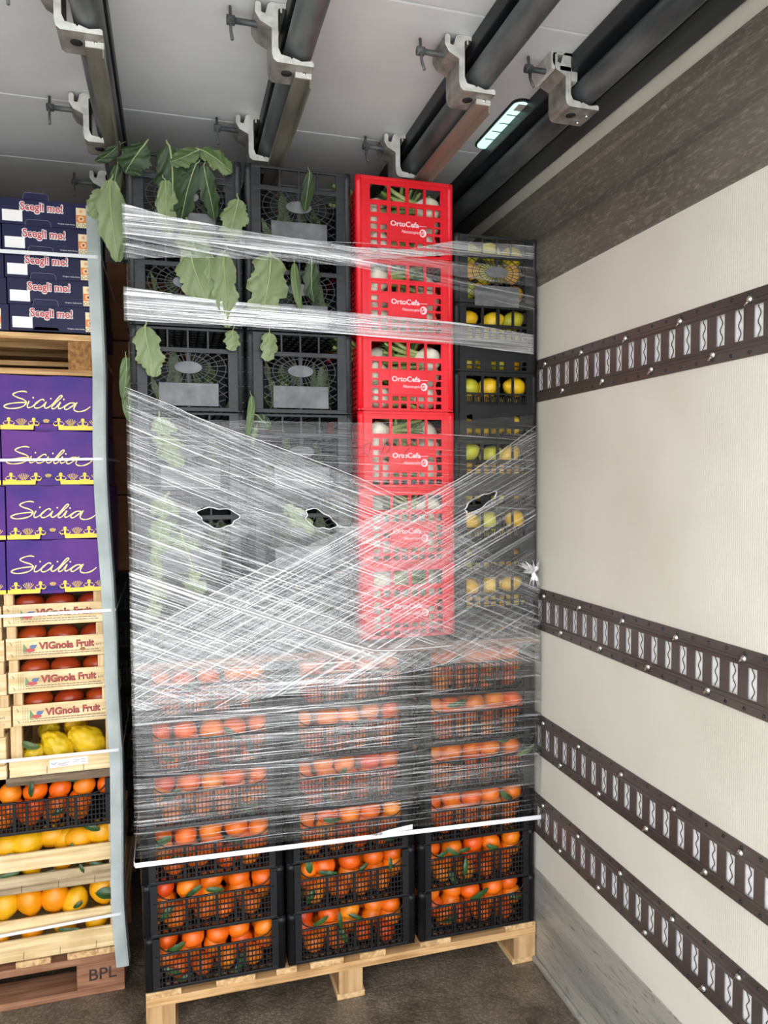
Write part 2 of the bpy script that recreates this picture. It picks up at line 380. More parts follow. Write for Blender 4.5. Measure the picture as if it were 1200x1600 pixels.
struct(MB().box(XW-.018, XW-.004, YR, 5.96, 0, .018, c=.006).build('trim_3', 'kick'))
struct(MB().box(-14, 14, -30, 8, -1.2, -1.15).build('ground', mix_noise('pale_bounce_concrete', (186, 184, 178), (206, 203, 196), .8, 4)))  # unseen pale concrete yard, added to bounce daylight into the truck

# ------------------------------------------------------------------ lashing rails on the wall
def lashing_rail(zc, label, first):
    t = thing('lashing_rail', label, 'rail', (XW, 0, zc), 'lashing rails on the wall')
    if first is not None:
        bpy.data.objects.remove(t); return dup(first, (XW, 0, zc), label)
    H = .065; y0, y1, P, Y1 = YR+.02, 5.9, .0515, 1.178
    m = MB()
    # flanges and raised centre, profile in z,x
    def strip(pr):
        vs = []
        for z, d in pr: vs += [(-d, y0, z), (-d, y1, z)]
        m.add(vs, [(2*i, 2*i+1, 2*i+3, 2*i+2) for i in range(len(pr)-1)])
    strip([(H, 0), (H, .003), (.047, .003), (.045, .0055), (.041, .0055), (.038, .004), (.0335, .008), (.0315, .008)])
    strip([(-.0315, .008), (-.0335, .008), (-.038, .004), (-.041, .0055), (-.045, .0055), (-.047, .003), (-H, .003), (-H, 0)])
    MB().box(-.0012, -.0004, y0, y1, -.036, .036).build('backing_strip', 'white', t)
    k0 = math.ceil((y0-Y1)/P); k1 = math.floor((y1-Y1)/P)
    hw = .0125
    for k in range(k0, k1):
        yc = Y1+k*P
        m.box(-.008, -.006, yc+hw, yc+P-hw, -.0318, .0318)          # web between the slots
        # wavy tongue in the slot
        pts = [(-.0045, yc+.0035*math.cos(q*math.pi*4)+.001, -.031+.062*q) for q in [i/16 for i in range(17)]]
        if 0.9 < yc < 2.6: m.tube(pts, .0010, 4)
        else: m.tube(pts[::2], .0010, 4)
    for k in range(k0, k1):
        for sgn in (1, -1):
            yc = Y1+k*P+P/2
            m.tube([(-.003, yc, sgn*.056), (-.0055, yc, sgn*.056)], [.0042, .0026], 6, mi=1)
    m.build('perforated_plate', ['ltrack', 'steel'], t)
    for k in range(-3, 7):
        for sgn, o in ((1, 1.203), (-1, 1.304)):
            y = o+k*.2065
            if y > 2.3: continue
            m = MB(); m.tube([(-.004, y, sgn*.046), (-.009, y, sgn*.046), (-.012, y, sgn*.046)], [.0075, .0065, .003], 10)
            m.tube([(-.006, y+.002, sgn*.046), (-.0075, y+.012, sgn*.046-.010)], .0028, 6)
            m.build('screw', 'chrome', t)
    return t
lr = lashing_rail(1.852, 'brown slotted lashing rail high on the white wall, above the others', None)
lashing_rail(1.140, 'brown slotted lashing rail, second from the top on the white wall', lr)
lashing_rail(.742, 'brown slotted lashing rail, second from the bottom on the white wall', lr)
lashing_rail(.482, 'lowest brown slotted lashing rail, just above the grey kick plate', lr)

# ------------------------------------------------------------------ overhead meat rails
def bracket(parent, x, y, block=False):
    Zb = 2.45
    t = bpy.data.objects.new('rail_bracket', None); COL.objects.link(t); t.parent = parent; t.location = (x, y, Zb)
    P = [(0, .098), (0, .116), (.003, .121), (.010, .121), (.013, .117), (.013, .100), (.021, .098), (.023, .102), (.027, .118), (.034, .124), (.118, .124), (.118, .114), (.058, .114),
         (.058, .104), (.054, .104), (.054, .114), (.049, .110), (.049, .030), (.055, .017), (.075, .014), (.078, .010), (.081, .014), (.10, .008), (.122, .012), (.126, .009), (.126, 0), (.046, 0), (.038, .006), (.035, .018), (.035, .070), (.010, .082)]
    m = MB(); m.prism(P, 0, .085, 0, 1)
    if block: m.box(-.004, .006, 0, .085, .082, .124); m.box(.006, .066, 0, .085, .118, .124); m.box(.050, .066, -.001, .085, .06, .118); m.box(.02, .05, .0, .085, .082, .092)
    m.build('hanger', ['alucut', 'alu'], t)
    m = MB()
    m.tube([(.035, .03, .090), (-.045, .03, .090)], .0065, 10); m.tube([(-.058, .03, .090), (-.040, .03, .090)], .010, 10)
    m.tube([(-.05, .03, .118), (-.05, .018, .06), (-.048, .006, .036)], .0036, 8)
    m.build('clamp_screw', 'pipe', t)
    for (bx, by, bz, mt) in ((.110, .03, -.003, 'chrome'), (.106, .066, -.003, 'chrome'), (.074, .012, .09, 'brass')):
        m = MB()
        if mt == 'brass': m.tube([(.074, -.004, .092), (.074, .014, .092)], [.008, .008], 6)
        else: m.tube([(bx, by, 0), (bx, by, -.006)], [.006, .0045], 6)
        m.build('bolt', mt, t)
    m = MB(); m.tube([(.072, .040, .0002), (.072, .040, -.0008)], .0125, 18); m.build('drain_hole', 'steel', t)
    return t
def meat_rail(x, label, bar, ys, x4=False):
    t = thing('meat_rail', label, 'rail', (0, 0, 0), 'overhead meat rails')
    m = MB()
    if not x4: m.box(x+.066, x+.132, YR+.01, 5.9, 2.535, ZC, c=.004)
    else:
        m.box(x+.050, XW-.004, YR+.01, 5.9, 2.532, ZC, c=.004); m.box(x+.135, XW-.004, YR+.01, 5.9, 2.482, 2.532, c=.003); m.box(x+.125, x+.137, YR+.01, 5.9, 2.475, 2.49, c=.002)
    m.build('ceiling_channel', 'steel', t)
    MB().tube([(x+.098, YR+.01+i*.5, 2.497+.0) for i in range(12)]+[(x+.098, 5.9, 2.497)], .0315, 20).build('rail_pipe', 'pipe', t)
    m = MB(); m.box(x+.088, x+.126, ys[0]+.03, 5.9, 2.438, 2.448, c=.002)
    m.box(x+.122, x+.126, ys[0]+.03, 5.9, 2.420, 2.440, c=.001)
    m.box(x+.090, x+.126, ys[0]+.027, ys[0]+.03, 2.438, 2.4495, 1)
    if not x4: m.build('guide_bar', [bar, 'alucut'], t)
    for y in ys: bracket(t, x, y, x4)
    return t
YB = [1.625, 2.13, 2.635]
meat_rail(-.248, 'overhead rail above the left load, beside the green leaves', 'bar', YB)
meat_rail(.185, 'overhead rail running above the middle of the black leafy crates', 'bar', YB)
meat_rail(.617, 'overhead rail with a reddish guide bar above the red crates', 'rustbar', YB)
meat_rail(.893, 'overhead rail against the right wall beside the ceiling lamp', 'steel', [1.625], True)
meat_rail(-.80, 'overhead rail at the far left, mostly outside the picture', 'bar', [2.635, 3.2])
# ceiling lamp
t = thing('ceiling_light', 'small lit oval lamp in the ceiling beside the right rail', 'lamp', (.932, 1.995, ZC), rot=(0, 0, 0))
def stadium(w, l, n=10):
    r = w/2; P = []
    for i in range(n+1): a = math.pi*i/n; P.append((r*math.cos(a), l/2-r+r*math.sin(a)))
    for i in range(n+1): a = math.pi+math.pi*i/n; P.append((r*math.cos(a), -l/2+r+r*math.sin(a)))
    return P
def plan(poly, z0, z1, mat, name, par, mb=None):
    k = len(poly); m = mb or MB()
    m.add([(p[0], p[1], z0) for p in poly]+[(p[0], p[1], z1) for p in poly], [tuple(range(k)), tuple(range(2*k-1, k-1, -1))]+[(i, (i+1) % k, (i+1) % k+k, i+k) for i in range(k)])
    return m.build(name, mat, par) if mat else m
plan(stadium(.056, .30), -.006, 0, 'black', 'lamp_frame', t); plan(stadium(.046, .285), -.009, -.005, 'lled', 'lamp_lens', t)
m = MB(); m.box(-.012, .012, -.135, -.10, -.010, -.0085); m.build('connector', 'alucut', t)
for i in range(4): MB().box(-.018, .018, -.075+.05*i, -.071+.05*i, -.0098, -.0088).build('lens_rib', 'plate', t)

# ------------------------------------------------------------------ pallets
t = thing('pallet', 'pale wooden pallet on three blocks under the film-wrapped crates', 'pallet', (-.097, YF, 0))
PW = 1.19
for x0, x1 in ((0, .095), (.19, .30), (.36, .42), (.46, .56), (.61, .69), (.80, .90), (1.085, PW)):
    MB().box(x0, x1, 0.001, .80, .114, .131, c=.002).build('deck_board', 'woodpy', t)
for y in (0, .35, .70): MB().box(0, PW, y, y+.10, .090, .114, c=.002).build('cross_board', 'woodp', t)
for y in (.002, .35, .70):
    for x0, x1 in ((0, .078), (.545, .618), (1.115, PW)): MB().box(x0, x1, y, y+.10, .018, .090, c=.002).build('block', 'woodb', t)
for x0, x1 in ((0, .085), (.54, .625), (1.11, PW)): MB().box(x0, x1, .004, .80, 0, .018, c=.002).build('skid', 'woodpy', t)

YL = 2.309
t = thing('pallet', 'reddish old wooden pallet on the floor under the fruit boxes at left', 'pallet', (-.168, YL, 0))
for x0, x1 in ((-.16, 0), (-.30, -.205), (-.50, -.36), (-.72, -.56), (-.90, -.8), (-1.1, -1.0), (-1.2, -1.12)): MB().box(x0, x1, 0, .8, .120, .138, c=.002).build('deck_board', 'woodpy', t)
for y in (0, .35, .70): MB().box(-1.2, 0, y, y+.1, .098, .120, c=.002).build('cross_board', 'woodr', t)
for y in (0, .35, .7):
    for x0, x1 in ((-.135, 0), (-.67, -.53), (-1.2, -1.06)): MB().box(x0, x1, y, y+.1, .021, .098, c=.002).build('block', 'woodr', t)
for y in (0, .35, .7): MB().box(-1.2, 0, y, y+.1, 0, .021, c=.002).build('bottom_board', 'woodr', t)
text('BPL', -.10, -.022, .045, .080, -.0002, 'ink', 'stamp', t, off=.01)

t = thing('pallet', 'wooden pallet between the navy boxes and the purple boxes', 'pallet', (-.215, YL, 1.854))
for y in (.0, .16, .32, .48, .64): MB().box(-1.15, 0, y, y+.07, .100, .118, c=.002).build('deck_board', 'woodp', t)
for x0 in (-.072, -.60, -1.15): MB().box(x0, x0+.07, 0.003, .7, .017, .100, c=.002).build('block', 'chip', t)
for y in (0, .3, .6): MB().box(-1.15, 0, y, y+.08, 0, .017, c=.002).build('bottom_board', 'woodp', t)
for y in (.14, .22, .40): MB().box(-1.15, 0, y, y+.05, .03+y*.1, .045+y*.1, c=.002).build('inner_slat', 'woodp', t)

# ------------------------------------------------------------------ fruit meshes
def sphere_mesh(name, f, mats, sub=3):
    bm = bmesh.new(); bmesh.ops.create_icosphere(bm, subdivisions=sub, radius=1)
    for v in bm.verts: v.co = Vector(f(v.co))
    me = bpy.data.meshes.new(name); bm.to_mesh(me); bm.free()
    for m in mats: me.materials.append(M[m])
    for p in me.polygons: p.use_smooth = True
    return me
def orange_f(r, sq, seed):
    def f(c):
        k = 1+.035*noise.noise(c*1.3+Vector((seed, 0, 0)))
        dim = 1-.10*max(0, c.z-.9)/.1
        return (c.x*r*k, c.y*r*k, c.z*r*sq*k*dim)
    return f
ORM = [sphere_mesh('orange', orange_f(.0335, .90, 1.), ['orange']), sphere_mesh('orange', orange_f(.0325, .94, 4.), ['orange']), sphere_mesh('orange', orange_f(.035, .86, 9.), ['orange'])]
def lemon_f(r, l, seed, warp=.05):
    def f(c):
        k = 1+warp*noise.noise(c*2+Vector((seed, 0, 0)))
        z = c.z*(1+.18*abs(c.z)**6)
        return (c.x*r*k, c.y*r*k, z*l*k)
    return f
LEM = [sphere_mesh('lemon', lemon_f(.029, .036, 2.), ['lemon']), sphere_mesh('lemon', lemon_f(.031, .035, 7.), ['lemon'])]
BLE = [sphere_mesh('lemon', lemon_f(.031, .035, 3.), ['blemon']), sphere_mesh('lemon', lemon_f(.033, .036, 5.), ['blemon'])]
def citron_f(seed):
    def f(c):
        k = 1+.12*noise.noise(c*2.6+Vector((seed, 0, 0)))+.09*noise.noise(c*9+Vector((seed, 3, 0)))+.05*noise.noise(c*17+Vector((seed, 3, 0)))
        tp = 1-.28*max(0, c.z)
        return (c.x*.040*k*tp, c.y*.040*k*tp, c.z*.058*k)
    return f
CIT = [sphere_mesh('citron', citron_f(1.), ['citron'], 4), sphere_mesh('citron', citron_f(6.), ['citron'], 4)]
PER = sphere_mesh('persimmon', lambda c: (c.x*.043*(1+.03*math.cos(4*math.atan2(c.y, c.x))), c.y*.043, c.z*.031), ['persimmon'])
def fruit(me, name, label, cat, group, loc, rot=None):
    o = bpy.data.objects.new(name, me); COL.objects.link(o); o.location = loc
    o.rotation_euler = rot or (random.uniform(-1, 1)*.9, random.uniform(-1, 1)*.9, random.uniform(0, 6.28))
    return tag(o, label, cat, group)
def leaf_mesh(name, L, Wd, mats, lobes=0, bend=.2, fold=.25, n=26, stalk=.0, seed=0, rib=True, twist=.0):
    rnd = random.Random(seed); m = MB(); rows = []
    A = 6
    for i in range(n+1):
        t = i/n
        w = Wd/2*((t+.02)**.42)*((1-t*.985)**.62)*1.62
        if lobes: w *= 1+.13*math.sin(t*math.pi*2*lobes+seed)+rnd.uniform(-.13, .10)
        z = -L*t; yb = -bend*L*math.sin(t*math.pi)*.5
        row = []
        for j in range(-A, A+1):
            q = j/A; x = q*w
            ang = twist*t
            y = yb+fold*abs(x)+.035*Wd*math.sin(t*15+q*5+seed)*abs(q)+(0.02*Wd*math.sin(q*9+t*22+seed*2))
            row.append((x*math.cos(ang)+.04*L*math.sin(t*3+seed), y+x*math.sin(ang), z-abs(q)*w*.22))
        rows.append(row)
    vs = [p for r_ in rows for p in r_]; K = 2*A+1
    m.add(vs, [(i*K+j, i*K+j+1, (i+1)*K+j+1, (i+1)*K+j) for i in range(n) for j in range(K-1)], 0, True)
    if rib:
        mid = [(r_[A][0], r_[A][1]-.0012, r_[A][2]) for r_ in rows]
        if stalk: mid = [(0, 0.004, stalk), (0, .002, stalk*.5)]+mid
        rw = Wd*.028
        m.tube(mid, [rw*(1-.8*i/len(mid)) for i in range(len(mid))], 6, mi=1)
    return m
def leaf(name, label, cat, group, loc, L, Wd, mats, rot=(0, 0, 0), **k):
    o = leaf_mesh(name, L, Wd, mats, **k).build(name, mats); o.location = loc; o.rotation_euler = rot
    return tag(o, label, cat, group)

# ------------------------------------------------------------------ plastic crates
def cap_rect(segs, r):
    """clip a polyline (list of (x,z)) to rect r -> list of polylines"""
    x0, x1, z0, z1 = r; out = []; cur = []
    for p in segs:
        if x0 <= p[0] <= x1 and z0 <= p[1] <= z1: cur.append(p)
        else:
            if len(cur) > 1: out.append(cur)
            cur = []
    if len(cur) > 1: out.append(cur)
    return out
def grid_panel(m, xs, zs, solid, y0, y1):
    for j in range(len(zs)-1):
        i = 0
        while i < len(xs)-1:
            if solid(i, j):
                k = i
                while k < len(xs)-1 and solid(k, j): k += 1
                m.box(xs[i], xs[k], y0, y1, zs[j], zs[j+1]); i = k
            else: i += 1
def side_and_base(t, Wd, D, H, mat, thin=.012):
    for sx in (0, 1):
        m = MB(); x0 = .004 if sx == 0 else Wd-.009; x1 = x0+.005
        nz = max(4, int(H/.02)); ny = int(D/.03)
        for i in range(nz+1):
            z = .004+i*(H-.045)/nz; m.box(x0, x1, .012, D-.012, z-.002, z+.002)
        for i in range(ny+1):
            y = .015+i*(D-.03)/ny; m.box(x0, x1, y-.002, y+.002, .004, H-.04)
        m.box(x0-.003, x1+.001, .012, D-.012, H-.045, H-.038); m.build('side_panel', mat, t)
    m = MB()
    for i in range(int(Wd/.022)+1):
        x = min(.006+i*.022, Wd-.008); m.box(x-.004, x+.004, .004, D-.004, 0.001, .005)
    for i in range(int(D/.04)+1):
        y = min(.008+i*.04, D-.01); m.box(.004, Wd-.004, y-.006, y+.006, 0.001, .005)
    m.build('base', mat, t)
def corner_posts(t, Wd, D, H, mat, r=.0135, lip=True):
    for x, s in ((r, 1), (Wd-r, -1)):
        for y in (r, D-r):
            m = MB(); m.tube([(x, y, .001), (x, y, H*.06), (x, y, H*.061), (x, y, H*.90), (x, y, H*.905), (x, y, H-.001)], [r*.9, r*.9, r, r, r*1.06, r*1.06], 12)
            if y < D/2:
                xa, xb = sorted((x+s*r*.6, x+s*r*2.05)); m.box(xa, xb, .0016, .0095, .002, H-.002, c=.001)
            m.build('corner_post', mat, t)
def orange_crate(label, loc, Wd=.392, D=.38, H=.150):
    t = thing('fruit_crate', label, 'crate', loc, 'black crates of oranges')
    corner_posts(t, Wd, D, H, 'black')
    xa, xb = .036, Wd-.036; zt = .098
    m = MB()
    m.box(xa-.01, xb+.01, .001, .010, .001, .010, c=.002)                       # bottom rail
    pts = [(xa-.006+(xb-xa+.012)*i/14, .0045, zt+.0015*math.sin(math.pi*i/14)) for i in range(15)]
    m.tube(pts, .0036, 6)
    n = 31
    for i in range(1, n):
        x = xa+(xb-xa)*i/n
        w = .0035 if i % 10 in (1,) and i > 5 else .0012
        if i in (8, 16, 23): w = .004
        m.box(x-w, x+w, .003, .006 if w < .002 else .010, .006, zt)
    for i in range(1, 6):
        z = .006+(zt-.006)*i/6; w = .0013 if i != 3 else .0013
        m.box(xa, xb, .0022, .0062, z-w, z+w)
    m.build('front_panel', 'black', t)
    m = MB()
    c = []
    for i in range(9):
        a = math.pi/2*i/8; c.append((xa+.045-.045*math.cos(a)*1.0, .005, H-.006-.042*math.sin(a)))
    c.append((xa+.09, .005, zt+.003))
    m.tube(c, .002, 6); m.build('rim_bow', 'black', t)
    MB().tube([(Wd-p[0], p[1], p[2]) for p in c], .002, 6).build('rim_bow', 'black', t)
    MB().box(.02, Wd-.02, D-.012, D-.006, .004, .10).build('back_panel', 'black', t)
    side_and_base(t, Wd, D, H, 'black')
    return t
COLN = ['left', 'middle', 'right']; ROWN = ['lowest', 'second', 'third', 'fourth', 'fifth', 'sixth and topmost']
ORD = ['first', 'second', 'third', 'fourth', 'fifth', 'sixth']
LEAFQ = []; proto = None; PO = .150; CX = [-.099, .298, .699]
rest = MB(); sph = bmesh.new(); bmesh.ops.create_icosphere(sph, subdivisions=2, radius=.033); SV = [v.co.copy() for v in sph.verts]; SF = [[v.index for v in f.verts] for f in sph.faces]; sph.free()
for c in range(3):
    for r_ in range(6):
        bul = -.009*math.sin(min(1, r_/4)*math.pi/2)*(1 if c == 0 else (.4 if c == 1 else 0))
        loc = (CX[c]+bul, YF+.002*((c+r_) % 2), .1325+r_*PO)
        lab = f'black crate of oranges, {ROWN[r_]} in the {COLN[c]} column of the wrapped load'
        if proto is None: proto = orange_crate(lab, loc)
        else: dup(proto, loc, lab)
        for lay, (cnt, z, yy, wh) in enumerate(((4, .040, .046, 'lower mesh'), (5, .076, .060, 'upper mesh'), (5, .1120, .050, 'open top gap'))):
            for i in range(cnt):
                x = .058+(.392-.116)*(i+.5*(lay == 0)-.0*(lay == 1))/(4 if lay else 4) + random.uniform(-.010, .010)
                if lay == 1: x += .0
                z_ = z+random.uniform(-.007, .003)
                gr = f'oranges, {wh}, {ROWN[r_]} crate of the {COLN[c]} column'
                fruit(random.choice(ORM), 'orange', f'{ORD[i]} orange from left, {wh}, {ROWN[r_]} crate, {COLN[c]} column', 'orange', gr, (loc[0]+min(max(x, .055), .337), loc[1]+yy+random.uniform(-.004, .022)*(lay == 2)+random.uniform(-.003, .004), loc[2]+z_))
        for yy in (.115, .18):
            for i in range(5):
                for z in (.04, .095):
                    o = Vector((loc[0]+.058+.276*(i+random.uniform(-.15, .15))/4, loc[1]+yy, loc[2]+z+random.uniform(-.005, .008)))
                    rest.add([v+o for v in SV], SF, 0, True)
o = rest.build('oranges', 'orange'); tag(o, 'oranges heaped deeper inside the black crates, behind the front ones', 'oranges', None, 'stuff')

rl = random.Random(21)
for c in range(3):
    for r_ in range(6):
        x = rl.uniform(.07, .30); a = rl.choice((-1, 1))*rl.uniform(.9, 1.5)
        LEAFQ.append((CX[c]+x, .1325+r_*PO+rl.uniform(.105, .135), a, rl.uniform(.045, .070), rl.uniform(.017, .027), f'citrus leaf lying on the oranges, {ROWN[r_]} crate, {COLN[c]} column', .012))
        LEAFQ.append((CX[c]+rl.uniform(.07, .31), .1325+r_*PO+rl.uniform(.04, .085), rl.uniform(-1.5, 1.5), rl.uniform(.04, .06), rl.uniform(.018, .028), f'citrus leaf pressed behind the mesh, {ROWN[r_]} crate, {COLN[c]} column', .011))
# board between the tiers
t = thing('tier_board', 'thin brown wooden board between the orange crates and the tall crates', 'board', (-.105, YF-.004, 1.0335))
for i in range(5): MB().box(0, 1.2, .0+.165*i, .15+.165*i, 0, .019, c=.002).build('plank', 'woodr', t)

# ------------------------------------------------------------------ tall crates
def tall_crate(name, label, loc, Wd, H, D, mat, pmat, group, kind):
    t = thing(name, label, 'crate', loc, group)
    corner_posts(t, Wd, D, H, mat, .011)
    T = lambda z: H-z
    if kind == 'oval':
        m = MB(); xa, xb = .044, Wd-.044
        m.box(.02, Wd-.02, .001, .010, T(.009), T(.002), c=.0015); m.box(.02, Wd-.02, .001, .009, T(.068), T(.055), c=.0015); m.box(.02, Wd-.02, .001, .010, .001, .012, c=.0015)
        m.box(.024, xa, .0015, .008, .002, H-.003, c=.001); m.box(xb, Wd-.024, .0015, .008, .002, H-.003, c=.001)
        for i in range(1, 4):
            x = xa+(xb-xa)*i/4; m.box(x-.0022, x+.0022, .003, .008, T(.056), T(.006))
        m.box(Wd/2-.0035, Wd/2+.0035, .003, .008, .01, T(.066))
        for zz in (.03, .075, .115, .155, .20):
            m.box(-.001+.002, xa, .0005, .003, T(zz)-.001, T(zz)+.001); m.box(xb, Wd-.002, .0005, .003, T(zz)-.001, T(zz)+.001)
        cz = T(.108); rect = (xa, xb, .010, T(.064))
        for q in (1.65, 2.3, 2.95, 3.6, 4.3, 5.0):
            pl = [(Wd/2+.034*q*math.cos(a), cz+.0165*q*1.25*math.sin(a)) for a in [2*math.pi*i/72 for i in range(73)]]
            for s in cap_rect(pl, rect): m.tube([(p[0], .0055, p[1]) for p in s], .0013, 4, caps=False)
        for i in range(28):
            a = 2*math.pi*(i+.5)/28
            pl = [(Wd/2+(.032+.006*j)*math.cos(a), cz+(.0155+.0045*j)*math.sin(a)*1.1) for j in range(32)]
            for s in cap_rect(pl, rect): m.tube([(s[0][0], .0055, s[0][1]), (s[-1][0], .0055, s[-1][1])], .0013, 4, caps=False)
        m.build('front_panel', mat, t)
        m = MB(); m.disc(Wd/2, cz, .036, .0165, .001, .007, 28); m.disc(Wd/2, cz, .031, .0125, .0003, .001, 28); m.build('oval_badge', pmat, t)
        m = MB(); zb, zt_ = T(.212), T(.150); m.box(Wd*.24, Wd*.765, -.001, .006, zb, zt_, c=.0012); m.box(Wd*.25, Wd*.755, -.0015, -.001, zb+.003, zt_-.003); m.build('label_plate', pmat, t)
    else:
        sc = Wd/.298; hs = H/.2225
        wx = [.0425, .095, .104, .150, .160, .205, .2125, .2575]
        hx = [.044, .065, .074, .094, .105, .124, .131, .150, .160, .180, .186, .205, .214, .234, .240, .258]
        xs = sorted(set([.020]+hx+wx+[.278])); cells = []
        zr = [(.0226, .0655, 'w'), (.079, .101, 'all'), (.113, .128, 'c0'), (.133, .149, 'c2'), (.156, .173, 'c2'), (.179, .192, 'all'), (.200, .214, 'all')]
        if kind == 'lemon': zr = [(.012, .066, 'w'), (.076, .090, 'all'), (.096, .112, 'all' if True else ''), (.130, .131, 'n'), (.186, .198, 'some'), (.202, .215, 'some')]
        if kind == 'lemonslot': zr = [(.012, .068, 'w'), (.074, .098, 'all'), (.140, .162, 'two'), (.186, .210, 'all')]
        zs = [.0]+[q for z0, z1, _ in zr for q in (z0, z1)]+[.2225]
        def op(i, j):
            if j % 2 == 0: return False
            k = zr[j//2][2]; x = (xs[i]+xs[i+1])/2
            if k == 'w': return any(wx[a] < x < wx[a+1] for a in range(0, 8, 2))
            inh = [a//2 for a in range(0, 16, 2) if hx[a] < x < hx[a+1]]
            if not inh: return False
            h = inh[0]
            return {'all': True, 'c0': h in (0, 7), 'c2': h in (0, 1, 6, 7), 'some': h not in (2, 5), 'two': h in (0, 6), 'n': False}[k]
        m = MB()
        ss = lambda i, j: not op(i, j)
        X = [x*sc for x in xs]; Z = [H-z*hs for z in zs]
        Zr = Z[::-1]; nj = len(zs)-1
        grid_panel(m, X, Zr, lambda i, j: ss(i, nj-1-j), .003, .008)
        if kind == 'lemonslot':
            for i in range(30):
                x = (.044+i*.0072)*sc; m.box(x, x+.0028, .003, .007, T(.099), T(.073)); m.box(x, x+.0028, .003, .007, T(.211), T(.185))
        for z in (.012, .070, .105, .176, .217):
            m.box(.012*sc, Wd-.012*sc, .0008, .0035, T(z*hs)-.0012, T(z*hs)+.0012)
        for x in (.020, .034, .0995, .155, .209, .264, .278):
            m.box(x*sc-.001, x*sc+.001, .0012, .0035, .004, H-.006) if x in (.020, .034, .264, .278) else m.box(x*sc-.0012, x*sc+.0012, .0012, .0035, T(.105), H-.006)
        m.box(.012, Wd-.012, .0005, .010, H-.009, H-.001, c=.0015); m.box(.012, Wd-.012, .0005, .010, .001, .008, c=.0015)
        m.build('front_panel', mat, t)
        if kind == 'red':
            m = MB(); m.box(.098, .209, .0006, .003, T(.174), T(.104), c=.0008); m.build('label_panel', mat, t)
            a = text('OrtoCefa', .103, .190, T(.137), T(.121), .0004, 'pink', 'brand_lettering', t, off=.03)
            m = MB(); m.ribbon([(.186, T(.1315)), (.214, T(.1315))], .0012, -.0001, .0004)
            m.build('brand_line', 'pink', t)
            text('Nascecupiu', .137, .190, T(.157), T(.146), .0004, 'pink', 'script_lettering', t, shear=.3)
            m = MB(); k = 20; cx_, cz_ = .201, T(.151)
            m.ribbon([(cx_+.0085*math.cos(2*math.pi*i/k), cz_+.0095*math.sin(2*math.pi*i/k)) for i in range(k+1)], [.002+.002*(math.cos(2*math.pi*i/k)+1) for i in range(k+1)], -.0002, .0004)
            m.ribbon(catmull([(cx_-.006, cz_+.004), (cx_-.002, cz_-.004), (cx_+.001, cz_+.005), (cx_+.004, cz_-.003)], 3), .0014, -.0002, .0004)
            m.build('round_logo', 'pink', t)
    side_and_base(t, Wd, D, H, mat)
    m = MB(); m.box(.02, Wd-.02, D-.012, D-.006, .01, H-.04); m.build('back_panel', mat, t)
    return t
UPN = ['lowest', 'fifth from the top', 'fourth from the top', 'third from the top', 'second from the top', 'topmost']
ZB = 1.0535
# leafy heads inside the black crates
def head_mesh(seed):
    rnd = random.Random(seed); m = MB()
    for i in range(9):
        L = rnd.uniform(.10, .19); w = rnd.uniform(.05, .09)
        lm = leaf_mesh('x', L, w, None, lobes=3, bend=rnd.uniform(-.2, .6), n=10, seed=seed*11+i, rib=True)
        mt = Matrix.Rotation(rnd.uniform(0, 6.28), 4, 'Z') @ Matrix.Rotation(R(rnd.uniform(95, 178)), 4, 'X')
        off = Vector((rnd.uniform(-.03, .03), rnd.uniform(-.02, .02), 0))
        vs = [mt @ Vector(p)+off for p in lm.v]
        vs = [Vector((max(-.115, min(.115, v.x)), max(-.045, min(.09, v.y)), max(0, min(.198, v.z)))) for v in vs]
        o = len(m.v); m.v += [tuple(v) for v in vs]; m.f += [tuple(q+o for q in f) for f in lm.f]; m.mi += [x if x else (0 if i % 3 else 2) for x in lm.mi]; m.sm += lm.sm
    return m
heads = []
bp_ = None
for c, (x, nm) in enumerate(((-.107, 'left'), (.201, 'second'))):
    for r_ in range(6):
        lean = -.000*r_
        loc = (x+.004*(5-r_)/5*(1 if c == 0 else .3), YF, ZB+r_*.2275)
        lab = f'tall black crate of leafy greens, {UPN[r_]} in the {nm} stack'
        if bp_ is None: bp_ = tall_crate('vegetable_crate', lab, loc, .300, .2270, .45, 'blackg', 'plate', 'black crates of leafy greens', 'oval')
        else: dup(bp_, loc, lab)
        for k, (hx_, hy) in enumerate(((.10, .075), (.20, .085), (.15, .20))):
            lb = f'leafy green, {["left one", "right one", "deep one"][k]}, {UPN[r_]} crate, {nm} black stack'
            if len(heads) < 3:
                o = head_mesh(len(heads)+3).build('leafy_green', ['leafm', 'rib', 'leafp']); heads.append(o)
            else: o = heads[(k+r_+c) % 3].copy(); COL.objects.link(o)
            o.location = (loc[0]+hx_+.0, loc[1]+hy, loc[2]+.008); o.rotation_euler = (0, 0, 0); o.scale = (.62, .62, 1)
            tag(o, lb, 'leafy green', 'leafy greens inside the black crates')
